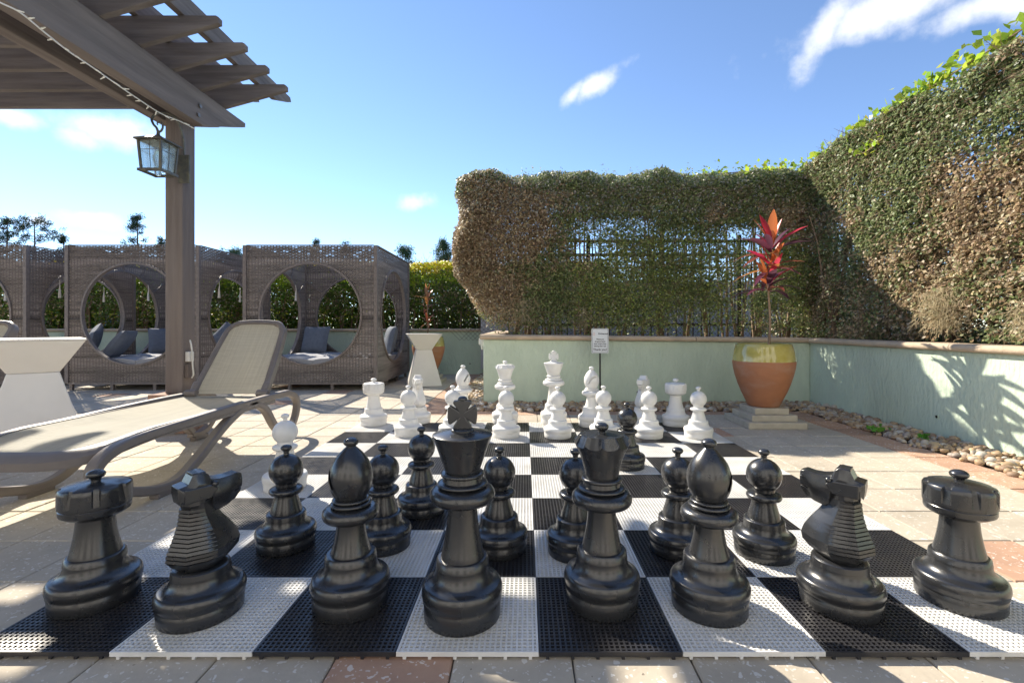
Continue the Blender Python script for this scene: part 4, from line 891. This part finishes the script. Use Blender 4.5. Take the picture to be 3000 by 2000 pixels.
scr = spline([(0,0,h+.08),(-.012,.0,h+.115),(-.045,.01,h+.15),(-.062,.02,h+.20),(-.03,.05,h+.25),(.01,.10,h+.262),(.035,.15,h+.23),(.045,yb-.02,h+.12),(.045,yb-.01,h-.02)], 8); MB().tube(scr, [.0085]*len(scr), 8).build('scroll_arm', MT['bronze'], ln, 60)
sc2 = spline([(0,0,h+.083),(.022,0,h+.095),(.034,0,h+.12),(.028,0,h+.15),(.008,0,h+.162),(-.008,0,h+.150),(-.004,0,h+.138)], 6); MB().tube(sc2, [.008-.004*i/len(sc2) for i in range(len(sc2))], 8).build('scroll_curl', MT['bronze'], ln, 60)
MB().box(.0,.09,yb-.016,yb-.001,-.02,h*.95).build('back_plate', MT['bronze'], ln, bevel=.004)

# string lights ------------------------------------------------------------
pix = [(-60,-25),(0,8),(60,38),(130,95),(200,150),(260,190),(320,232),(400,287),(470,332),(530,357),(571,378)]
pts = []
for (u, v) in pix:
    Hh = 1.592; Zz = F*Hh/(YH-v); pts.append(Vector(((u-CX)/F*Zz+CAM.x, Zz+CAM.y, CAM.z+Hh)))
sp_ = spline(pts, 6); o0 = sp_[-1].copy(); sl = empty('string_lights', o0, 0, 'white string of small lights hanging along the pergola beam', 'string lights')
MB().tube([p-o0 for p in sp_], .0042, 6).build('cable', MT['cable'], sl, 60)
bulb = MB().lathe([(.0042,0),(.005,.004),(.005,.018),(.0035,.022),(.0032,.036),(.0,.042)], 8).mesh('bulb', 60); bulb.materials.append(MT['bulb'])
dist = 0; prev = sp_[0]
for i, p in enumerate(sp_[1:]):
    dist += (p-prev).length; prev = p
    if dist > .062:
        dist = 0; o = link('bulb', bulb, None, sl); o.location = p - o0; s = random.choice((-1,1)); dd = Vector((s*.9+random.uniform(-.3,.3), random.uniform(-.5,.5), random.uniform(-.7,.2))).normalized(); o.rotation_mode = 'QUATERNION'; o.rotation_quaternion = dd.to_track_quat('Z','Y')
# outlet with cable on the side of the post
r = empty('power_outlet', (-2.733, 2.63, .42), 0, 'small outlet box with a looped white cable on the pergola post', 'outlet'); MB().box(.0,.028,-.035,.035,.0,.11).build('box', MT['wood'], r, bevel=.004); MB().box(.001,.034,-.03,.03,.13,.21).build('plug_adapter', MT['socket'], r, bevel=.006)
lp = spline([(.02,0,.30),(.035,-.01,.27),(.045,-.012,.21),(.05,-.012,.10),(.055,-.01,.03),(.035,0,.0)], 6); MB().tube(lp, .006, 6).build('cable', MT['cable'], r, 60)
# outlet on the planter corner
q = (-.50, 4.25, .66); r = empty('weatherproof_outlet', q, 0, 'white weatherproof outlet box on the planter side wall', 'outlet'); MB().box(-.035,.028,-.05,.05,-.055,.055).build('cover', MT['socket'], r, bevel=.008); MB().box(-.055,-.035,-.035,.035,-.035,.04).build('lid', MT['socket'], r, bevel=.006); MB().tube([(-.02,0,-.055),(-.02,0,-.09)], .012, 8).build('conduit', MT['socket'], r, 60)

# ------------------------------------------------------------------ cabanas
CW, CH0, CH1 = 1.755, .09, 1.89
def weave_mesh():
    """one wall of woven strands with a round opening, running along x, centred on y = 0"""
    hw = CW/2-.03; Rr = .665; zc = (CH0+CH1)/2+.005; rp, cp = .0185, .040; V = []; cc = []; rr = random.Random(5); nr = int((CH1-CH0)/rp); nc = int(2*hw/cp); tone = .5; bands = []
    for i in range(nr):
        if rr.random() < .22: tone = rr.uniform(.15, 1.0)
        bands.append(min(1, max(0, tone + rr.uniform(-.22,.22))))
    F_ = []
    def cell(x0, x1, z0, z1, y, t):
        n = len(V); mx = (x0+x1)/2
        for (x, dy) in ((x0,-.35),(mx,1.0),(x1,-.35)):
            for z in (z0, z1): V.append((x, y*dy, z)); cc.append(t)
        F_.extend([(n,n+2,n+3,n+1),(n+2,n+4,n+5,n+3)])
    for i in range(nr):
        z0, z1 = CH0+i*rp-.0004, CH0+(i+1)*rp+.0004; zm = (z0+z1)/2; c = math.sqrt(max(0, Rr*Rr-(zm-zc)**2)) if abs(zm-zc) < Rr else 0; drift = rr.random()*9
        for j in range(nc+1):
            x0, x1 = -hw+j*cp-(.5*cp if 0 else 0), -hw+(j+1)*cp; x1 = min(x1, hw)
            if x1-x0 < .004: continue
            segs = [(x0, x1)]
            if c: segs = [(a_, b_) for a_, b_ in ((x0, min(x1, -c)), (max(x0, c), x1)) if b_-a_ > .003]
            for (a_, b_) in segs:
                hole = .0035 if rr.random() < .10 else 0; t = bands[i]*.7 + .3*(.5+.5*math.sin(drift + j*.33)) + rr.uniform(-.10,.10); cell(a_, b_, z0+hole, z1-hole, .0085*(1 if (i+j) % 2 else -1), t)
    for j in range(nc+1):
        x = -hw+j*cp; c = math.sqrt(max(0, Rr*Rr-x*x)) if abs(x) < Rr else 0
        for (a_, b_) in ([(CH0, zc-c),(zc+c, CH1)] if c else [(CH0, CH1)]):
            n = len(V)
            for (dx, y) in ((-.005,0),(0,-.004),(.005,0),(0,.004)): V.extend([(x+dx, y, a_),(x+dx, y, b_)]); cc.extend([.25,.25])
            F_.extend([(n,n+2,n+3,n+1),(n+2,n+4,n+5,n+3),(n+4,n+6,n+7,n+5),(n+6,n,n+1,n+7)])
    me = bpy.data.meshes.new('weave'); me.from_pydata(V, [], F_); ca = me.color_attributes.new('leaf_colour','FLOAT_COLOR','POINT'); t = np.clip(np.array(cc),0,1)[:,None]; col = np.ones((len(V),4)); col[:,:3] = np.array([.075,.064,.062])*(1-t) + np.array([.31,.275,.258])*t; ca.data.foreach_set('color', col.astype(np.float32).ravel()); me.materials.append(MT['wicker']); me.update(); return me
def cabana_panel(name, axis, off_, parent):
    if 'weave' not in CABM: CABM['weave'] = weave_mesh()
    p = bpy.data.objects.new(name, CABM['weave']); C.objects.link(p); p.parent = parent; tag(p, kind='stuff')
    if axis == 'x': p.location = (0, off_, 0)
    else: p.location = (off_, 0, 0); p.rotation_euler = (0, 0, R(90))
    out = (1 if off_ > 0 else -1)*(1 if axis == 'x' else -1); hw = CW/2-.03; Rr = .665; zc = (CH0+CH1)/2+.005
    rim = MB(); n = 64; vs = []; fs = []
    for k in range(n):
        a = 2*math.pi*k/n; c, s_ = math.cos(a), math.sin(a)
        for (d, y) in ((-.010,-.022),(.014,-.024),(.014,.024),(-.010,.022)): vs.append(((Rr-d+.004)*c, y, zc+(Rr-d+.004)*s_))
    for k in range(n):
        j = (k+1) % n
        for q in range(4): r2 = (q+1) % 4; fs.append((k*4+q, j*4+q, j*4+r2, k*4+r2))
    rim.add(vs, fs).build('rim', MT['wicker_frame'], p, 40)
    for a in (35, 62, 90, 118, 145):
        c, s_ = math.cos(R(a)), math.sin(R(a)); L2 = min(hw/abs(c) if abs(c) > .01 else 9, (CH1-zc)/abs(s_)); MB().tube([(c*Rr, -out*.020, zc+s_*Rr), (c*L2*.98, -out*.020, zc+s_*L2*.98)], .009, 5).build('brace', MT['wicker_frame'], p)
    for a, b2 in ((-hw, -Rr-.016), (Rr+.016, hw)): MB().box(a, b2, min(out*.010, out*.014), max(out*.010, out*.014), .925, .935).build('panel_joint', MT['iron'], p)
    MB().box(-hw, hw, -.016, .016, CH0-.012, CH0+.010).build('bottom_rail', MT['wicker_frame'], p)
    return p
CABM = {}
def cushion_mesh(w, d, h, seed=0, n=14, puff=.5):
    """closed pillow with pinched corners, standing on z=0, lying flat"""
    m = MB(); rnd = random.Random(seed); ph = rnd.random()*6
    for s in (1, -1):
        vs = []
        for i in range(n+1):
            for j in range(n+1):
                u, v = i/n*2-1, j/n*2-1; e = (1-abs(u)**3.2)*(1-abs(v)**3.2); b = e**puff; pin = 1-.06*(1-abs(u)**2)*abs(v)**4-.06*(1-abs(v)**2)*abs(u)**4
                wr = .03*math.sin(5*u+ph)*math.sin(4*v-ph)*e
                vs.append((u*w/2*(1-.05*(1-v*v)*abs(u)**3), v*d/2*(1-.05*(1-u*u)*abs(v)**3), s*h/2*(b+wr)))
        fs = [((i*(n+1)+j),((i+1)*(n+1)+j),((i+1)*(n+1)+j+1),(i*(n+1)+j+1)) for i in range(n) for j in range(n)]
        m.add(vs, fs)
    return m
def slab_cushion(w, d, h):
    m = MB(); n = 16; vs = []; 
    for i in range(n+1):
        for j in range(n+1):
            u, v = i/n*2-1, j/n*2-1; vs.append((u*w/2, v*d/2, h*(1-.10*(abs(u)**6+abs(v)**6)) + .010*math.sin(6*u+2)*math.cos(5*v+1) + .004*math.sin(17*u)*math.sin(13*v)))
    fs = [((i*(n+1)+j),((i+1)*(n+1)+j),((i+1)*(n+1)+j+1),(i*(n+1)+j+1)) for i in range(n) for j in range(n)]; m.add(vs, fs)
    ed = [i*(n+1) for i in range(n+1)] + [n*(n+1)+j for j in range(1,n+1)] + [i*(n+1)+n for i in range(n-1,-1,-1)] + [j for j in range(n-1,0,-1)]
    b0 = len(m.v)
    for e in ed: x, y, z = m.v[e]; m.v.append((x*1.0, y*1.0, 0.0))
    k_ = len(ed)
    for q in range(k_): m.f.append((ed[q], b0+q, b0+(q+1)%k_, ed[(q+1)%k_]))
    m.f.append(tuple(range(b0, b0+k_))); return m
def cabana(cx_, label):
    cy_ = 6.21+CAM.y+CW/2; r = empty('wicker_cabana', (cx_, cy_, 0), 0, label, 'cabana', 'wicker cabanas')
    hw = CW/2
    for nm, ax, of in (('front_panel','x',-hw+.025),('back_panel','x',hw-.025),('side_panel','y',-hw+.025),('side_panel','y',hw-.025)): cabana_panel(nm, ax, of, r)
    for sx in (-1,1):
        for sy in (-1,1): MB().box(sx*(hw-.022)-.022, sx*(hw-.022)+.022, sy*(hw-.022)-.022, sy*(hw-.022)+.022, CH0, CH1+.004).build('corner_post', MT['wicker_frame'], r)
    for s in (-1,1):
        MB().box(-hw+.046,hw-.046,s*(hw-.025)-.022,s*(hw-.025)+.022,CH1+.002,CH1+.012).build('top_rail', MT['wicker_frame'], r); MB().box(s*(hw-.025)-.022,s*(hw-.025)+.022,-hw+.05,hw-.05,CH1+.0015,CH1+.011).build('top_rail', MT['wicker_frame'], r)
    lg = MB().box(-.018,.018,-.018,.018,0,CH0+.02).mesh('leg'); lg.materials.append(MT['wicker_frame'])
    for x in (-hw+.06,-.28,.28,hw-.06):
        for y in (-hw+.04,hw-.04): o = link('leg', lg, None, r); o.location = (x, y, 0)
    for y in (-.3,.3):
        for x in (-hw+.05,hw-.05): o = link('leg', lg, None, r); o.location = (x, y, 0)
    MB().box(-hw+.055,hw-.055,-hw+.055,hw-.055,.26,.29).build('seat_deck', MT['wicker_frame'], r)
    for s in (-1,1):
        ms = slab_cushion(CW/2-.062, CW-.13, .13).build('seat_cushion', MT['cushion'], r, 50); ms.location = (s*(CW/4-.028), 0, .291)
    for (x, y) in ((-hw+.06,.42),(.42,hw-.07),(hw-.06,-.36)):
        t = MB(); a = Vector((x*.985, y*.985, 1.36)); t.tube([a+Vector((0,0,.13)), a+Vector((.012,-.01,.05)), a, a-Vector((0,0,.005))], [.004,.005,.010,.012], 6).tube([a, a-Vector((0,0,.12))], [.011,.017], 6).build('tassel', MT['tassel'], r, 50)
    return r
CB = [(-2.84,'wicker cabana with round openings nearest the white side table'),(-5.165,'wicker cabana partly behind the pergola post'),(-7.42,'wicker cabana cut off by the left edge of the photo')]
for x, l in CB: cabana(x, l)
def pillow(label, loc_, rot, s=.45, h=.15, seed=0):
    o = cushion_mesh(s, s, h, seed).build('throw_pillow', MT['pillow'], None, 60); o.location = loc_; o.rotation_euler = [R(a) for a in rot]; tag(o, label, 'pillow', 'slate pillows in the cabanas'); return o
cy0 = 6.21+CAM.y+CW/2; SZ = .425
pillow('square slate pillow upright in the back corner of the near cabana', (-3.40, cy0+.56, SZ+.20), (72,0,-8), seed=1)
pillow('slate pillow seen through the side opening of the near cabana', (-2.14, cy0+.35, SZ+.20), (78,0,-62), seed=2)
pillow('slate pillow leaning left in the cabana behind the post', (-5.66, cy0-.48, SZ+.16), (55,0,-68), .48, .16, 3)
pillow('slate pillow leaning further back in the cabana behind the post', (-5.72, cy0+.45, SZ+.19), (62,0,40), seed=4)
pillow('pointed slate pillow beside the post in the middle cabana', (-4.66, cy0+.35, SZ+.20), (68,38,20), seed=5)
pillow('slate pillow at the right edge of the leftmost cabana', (-6.72, cy0+.30, SZ+.20), (74,20,-60), seed=6)

# ------------------------------------------------------------------ white tables
def hour_table(label, x, y, rz, ht, a0, aw, a1, zw):
    r = empty('side_table', (x, y, 0), R(rz), label, 'table'); frus(MB(), 0, a0, zw, aw).build('lower_body', MT['table'], r, bevel=.006); frus(MB(), zw+.0005, aw, ht-.014, a1).build('upper_body', MT['table'], r, bevel=.006)
    MB().box(-a1-.004,a1+.004,-a1-.004,a1+.004,ht-.0135,ht).build('table_top', MT['table'], r, bevel=.004)
hour_table('white hourglass side table at the left edge behind the lounger', -3.21, 1.90, 46, .752, .262, .118, .236, .535)
hour_table('white hourglass side table standing by the near cabana', (1241-CX)/F*6.85+CAM.x, 6.85+CAM.y, 17, .735, .235, .108, .235, .505)

# ------------------------------------------------------------------ pots and plants
def pot(x, y, label, plabel):
    pr = empty('plinth', (x, y, 0), 0, plabel, 'plinth')
    for k, (w, h_) in enumerate(((.475,.052),(.375,.05),(.285,.05))):
        z = (0, .0525, .103)[k]; MB().box(-w/2,w/2,-w/2,w/2,z,z+h_).build('slab', MT['slab'], pr, bevel=.005)
    r = empty('clay_pot', (x, y, .154), 0, label, 'pot', 'clay pots'); H = .53
    prof = [(.120,0),(.128,.012),(.150,.06),(.178,.12),(.205,.19),(.227,.26),(.241,.32),(.2465,.365),(.2465,.384)]
    MB().lathe([(.0,0.0005)]+prof, 56).build('body', MT['terracotta'], r, 60)
    up = [(.2472,.3845),(.2455,.41),(.237,.46),(.224,.505),(.217,.527),(.211,.53),(.205,.527),(.204,.47),(.0,.468)]
    MB().lathe(up, 56).build('glazed_rim', MT['glaze'], r, 50); MB().lathe([(.0,.4755),(.203,.4745)], 32).build('potting_soil', MT['soil'], r)
    return r
pot(2.01, 2.90, 'large clay pot with olive glazed rim on slabs by the right wall', 'stepped stone slabs under the large clay pot')
fx, fy = (1263-CX)/F*7.45+CAM.x, 7.45+CAM.y-.18
pot(fx, fy-.02, 'far clay pot with olive rim half hidden by the white table', 'stepped stone slabs under the far pot')
def cordyline(label, x, y, z, clusters, top, seed, pal=None):
    rnd = random.Random(seed); r = empty('cordyline_plant', (x, y, z), 0, label, 'plant'); 
    m = MB(); m.tube(spline([(0,0,-.03),(.01,0,.12),(.015,.0,.28),(.0,0,top*.62),(.02,.0,top*.86)], 5), [.013-.006*i/20 for i in range(21)], 8).build('stem', MT['bark'], r, 60)
    P0 = []; 
    for (zc, n, L0, up, xo) in clusters:
        for k in range(n):
            a = k*2.4 + rnd.uniform(-.3,.3); t = k/n; el = R(up - 72*t + rnd.uniform(-16,16)); L = L0*rnd.uniform(.8,1.12); w = L*rnd.uniform(.16,.23); d = Vector((math.cos(a)*math.cos(el), math.sin(a)*math.cos(el), math.sin(el))); side = d.cross(Vector((0,0,1))).normalized(); o = Vector((xo, 0, zc + .10*(1-t)))
            vs = []; fs = []; S_ = 7
            for q in range(S_+1):
                s = q/S_; c = o + d*L*s + Vector((0,0,-1))*L*(.10+.30*t)*s**2.2; ww = w*max(.04, math.sin(math.pi*min(1,s*.92+.06))**.8); nrm = side.cross(d)
                vs += [c - side*ww*.5 + nrm*ww*.16, c, c + side*ww*.5 + nrm*ww*.16]
            for q in range(S_): fs += [(q*3,q*3+1,q*3+4,q*3+3),(q*3+1,q*3+2,q*3+5,q*3+4)]
            me = bpy.data.meshes.new('leaf'); me.from_pydata([tuple(v) for v in vs], [], fs); 
            for p in me.polygons: p.use_smooth = True
            cc = rnd.choice([(0.55,0.02,0.08),(0.60,0.05,0.09),(0.52,0.03,0.05),(0.58,0.16,0.05),(0.62,0.10,0.06)]) if (t < .36 and not pal) else rnd.choice(pal or [(0.12,0.035,0.06),(0.17,0.05,0.06),(0.26,0.07,0.04),(0.60,0.33,0.04),(0.10,0.04,0.065),(0.45,0.18,0.05),(0.14,0.04,0.07)])
            ca = me.color_attributes.new('leaf_colour','FLOAT_COLOR','POINT'); e2 = (0.12,0.03,0.06) if rnd.random() < .5 else cc
            arr = []
            for q in range(S_+1):
                for e in (0,1,2): c_ = cc if e == 1 else tuple(.55*a_+.45*b_ for a_, b_ in zip(cc, e2)); arr += [*c_, 1]
            ca.data.foreach_set('color', arr); lo = link('leaf', me, MT['leaf_ti'], r)
cordyline('tall red and orange cordyline growing in the large pot', 2.04, 2.88, .62, [(.50,17,.30,66,.0),(.66,13,.30,62,.02),(.80,18,.33,74,.03)], .95, 3)
cordyline('thin orange cordyline in the far pot', fx-.02, fy-.02, .62, [(.22,8,.22,75,0),(.46,7,.20,72,0),(.58,7,.26,82,0)], .72, 8, [(0.55,0.17,0.05),(0.50,0.14,0.06),(0.28,0.17,0.08),(0.22,0.08,0.06),(0.60,0.26,0.06)])

# ------------------------------------------------------------------ sign
sg = WD(1758, 1000, 3.62); r = empty('notice_sign', (sg.x, 3.62, 0), 0, 'small white notice sign on a thin black post before the green wall', 'sign'); zt, zb, hw = .812, .562, .086
MB().tube([(0.004,.012,-.01),(0,.012,zt-.03)], .0085, 8).build('post', MT['iron'], r, 60)
def rrect(w, z0, z1, rad, n=5):
    pts = []
    for (cx_, cz_, a0) in ((w-rad,z0+rad,-90),(w-rad,z1-rad,0),(-w+rad,z1-rad,90),(-w+rad,z0+rad,180)):
        for k in range(n+1): a = R(a0+90*k/n); pts.append((cx_+rad*math.cos(a), cz_+rad*math.sin(a)))
    return pts
pl_ = MB().prism(rrect(hw,zb,zt,.012), -.001, .003).build('plate', MT['signwhite'], r)
o_, i_ = rrect(hw-.006,zb+.006,zt-.006,.009), rrect(hw-.0085,zb+.0085,zt-.0085,.007); n = len(o_)
MB().add([(x,-.0025,z) for x,z in o_]+[(x,-.0025,z) for x,z in i_], [(i,(i+1)%n,n+(i+1)%n,n+i) for i in range(n)]).build('border_line', MT['ink'], pl_)
def text(body, x, z, size, mat, align='CENTER'):
    cu = bpy.data.curves.new('lettering','FONT'); cu.body = body; cu.size = size; cu.align_x = align; cu.offset = .0004; o = bpy.data.objects.new('t', cu); C.objects.link(o); dg = bpy.context.evaluated_depsgraph_get(); me = bpy.data.meshes.new_from_object(o.evaluated_get(dg)); bpy.data.objects.remove(o); me.materials.clear(); me.materials.append(mat)
    t = link('lettering', me, None, pl_); t.rotation_euler = (R(90),0,0); t.location = (x,-.003,z)
text('Enchanted', .030, .752, .023, MT['ink']); 
for tx, z in (('Please put',.698),('all game items',.675),('back where they',.652),('belong after use.',.629)): text(tx, .0, z, .0185, MT['ink'])
text('Thank you!', 0, .590, .031, MT['ink'])
MB().add([(-.062+.011*math.cos(a),-.0026,.757+.015*math.sin(a)) for a in [k*math.pi/8 for k in range(16)]] + [(-.062+.0075*math.cos(a),-.0026,.757+.011*math.sin(a)) for a in [k*math.pi/8 for k in range(16)]], [(i,(i+1)%16,16+(i+1)%16,16+i) for i in range(16)]).build('emblem', MT['pinkink'], pl_)

# ------------------------------------------------------------------ sun loungers
def lounger(label, x, y):
    """local frame: +y towards the head, x across; origin on the ground under the foot end"""
    r = empty('sun_lounger', (x, y, 0), 0, label, 'sun lounger', 'sun loungers'); hw = .335; ZR = .345
    # side frames: one bent bar each, rail - foot loop - cross - rear loop
    for s in (-1, 1):
        X = s*(hw-.02)
        fr = spline([(X,1.58,.335),(X,1.30,.338),(X,.95,.335),(X,.55,.325),(X,.22,.315),(X,.05,.285),(X,-.02,.225),(X,.03,.155),(X,.16,.085),(X,.33,.040),(X,.46,.045),(X,.60,.11),(X,.80,.23),(X,.96,.300),(X,1.08,.322),(X,1.18,.312),(X,1.28,.255),(X,1.37,.15),(X,1.46,.065)], 6)
        MB().ribbon(fr, (1,0,0), .044, .050).build('side_frame', MT['lounger'], r, 50, bevel=.008)
        re = spline([(X,1.40,.3375),(X,1.55,.334),(X,1.66,.305),(X,1.725,.24),(X,1.70,.14),(X,1.62,.065),(X,1.52,.040),(X,1.44,.052)], 6); MB().ribbon(re, (1,0,0), .043, .048).build('rear_loop', MT['lounger'], r, 50, bevel=.008)
        for yy in (.36, 1.53): MB().box(X-.024,X+.024,yy-.06,yy+.08,0,.030).build('foot_pad', MT['lounger'], r, bevel=.005)
    # seat pan with rounded foot end
    out = []; inn = []
    for k in range(25):
        a = math.pi + math.pi*k/24; ca, sa = math.cos(a), math.sin(a); sg_ = lambda v, p: math.copysign(abs(v)**p, v)
        out.append((hw*sg_(ca,.62), .30 + .36*sg_(sa,.62))); inn.append(((hw-.052)*sg_(ca,.62), .30 + .30*sg_(sa,.62)))
    out = [(-hw,1.37)] + out + [(hw,1.37)]; inn = [(-hw+.052,1.37)] + inn + [(hw-.052,1.37)]
    def zc(y): return ZR - .006 + (.0 if y > .3 else -.055*((.3-y)/.36)**1.6)
    m = MB(); n = len(out); vs = []
    for (px_, py_), (qx, qy) in zip(out, inn): vs += [(px_,py_,zc(py_)-.046),(px_,py_,zc(py_)-.012),((px_*.7+qx*.3),(py_*.7+qy*.3),zc(py_)+.008),(qx,qy,zc(qy)+.006),(qx,qy,zc(qy)-.03)]
    fs = []
    for i in range(n-1):
        for j in range(4): fs.append((i*5+j,(i+1)*5+j,(i+1)*5+j+1,i*5+j+1))
        fs.append((i*5+4,(i+1)*5+4,(i+1)*5,i*5))
    fs += [(0,1,2,3,4), tuple(reversed([(n-1)*5+j for j in range(5)]))]; m.add(vs, fs).build('seat_frame', MT['lounger'], r, 40)
    m = MB(); vs = [(0,.9,zc(.9)-.004)] ; rows = 10; n = len(inn); vs = []
    for t in range(rows+1):
        f = 1 - t/rows
        for (qx, qy) in inn: vs.append((qx*f, .82+(qy-.82)*f, zc(.82+(qy-.82)*f) + .002 - .022*(1-f**2)*1.0))
    fs = [(t*n+i,t*n+i+1,(t+1)*n+i+1,(t+1)*n+i) for t in range(rows) for i in range(n-1)] + [(t*n+n-1,t*n,(t+1)*n,(t+1)*n+n-1) for t in range(rows)]
    m.add(vs, fs).build('seat_sling', MT['sling'], r, 60)
    # backrest
    bk = empty('backrest', (0, 1.375, ZR), 0); bk.parent = r; ang = R(53); L = .66; wb, wt = .262, .238
    def B(u, v): return (u, v*math.cos(ang) , v*math.sin(ang))
    nrm = Vector((0, -math.sin(ang), math.cos(ang)))
    path = [(-wb, 0), (-wb*.995,.2), (-wt-.004,.48), (-wt+.012,.585), (-wt+.06,.645), (-.11,.662),(0,.667),(.11,.662),(wt-.06,.645),(wt-.012,.585),(wt+.004,.48),(wb*.995,.2),(wb,0)]
    sp2 = [Vector((p[0],p[1],0)) for p in spline([(u,v,0) for u,v in path], 5)]; m = MB(); vs = []; fs = []; n = len(sp2)
    for k_, p in enumerate(sp2):
        t = (sp2[min(k_+1,n-1)]-sp2[max(k_-1,0)]).normalized(); inw = Vector((t.y,-t.x,0))
        for (dn, dz) in ((.0,-.038),(.0,.006),(.010,.016),(.034,.016),(.042,.004),(.042,-.030)):
            q = p + inw*dn; b_ = Vector(B(q.x, q.y)) + nrm*dz; vs.append(b_)
    for k_ in range(n-1):
        for j in range(6): fs.append((k_*6+j,(k_+1)*6+j,(k_+1)*6+(j+1)%6,k_*6+(j+1)%6))
    fs += [tuple(range(6)), tuple(reversed([(n-1)*6+j for j in range(6)]))]; m.add(vs, fs).build('backrest_frame', MT['lounger'], bk, 42)
    m = MB(); vs = []; rows, cols = 12, 10
    for a in range(rows+1):
        v = .008 + .628*a/rows; hw_ = (wb+(wt-wb)*min(1,v/.48)-.036) - (.0 if v < .54 else .11*((v-.54)/.096)**2.2)
        for b2 in range(cols+1): u = (b2/cols*2-1); vs.append(Vector(B(u*hw_, v)) + nrm*(.004 - .016*(1-u*u)*math.sin(math.pi*a/rows)))
    m.add(vs, [(a*(cols+1)+b2,a*(cols+1)+b2+1,(a+1)*(cols+1)+b2+1,(a+1)*(cols+1)+b2) for a in range(rows) for b2 in range(cols)]).build('backrest_sling', MT['sling'], bk, 60)
    for s in (-1,1):
        MB().tube([(s*(wb+.028),-.01,.012),(s*(wb-.05),-.012,.016)], .026, 14).build('hinge', MT['lounger'], bk, 50, bevel=.004)
        MB().ribbon([(s*(wb-.015),.0,.012),(s*(wb-.013),.03,.055),(s*(wb-.012),.055,.085)], (1,0,0), .03, .045).build('hinge_arm', MT['lounger'], bk, 50, bevel=.008)
    MB().box(-hw+.03,hw-.03,1.30,1.36,ZR-.06,ZR-.02).build('cross_bar', MT['lounger'], r, bevel=.006); MB().box(-hw+.03,hw-.03,.62,.66,ZR-.065,ZR-.035).build('cross_bar', MT['lounger'], r, bevel=.006)
    return r
lounger('brown sun lounger with beige mesh sling beside the chess board', -2.125, .80)
lounger('sun lounger whose backrest shows behind the table at the left edge', -4.36, .92)
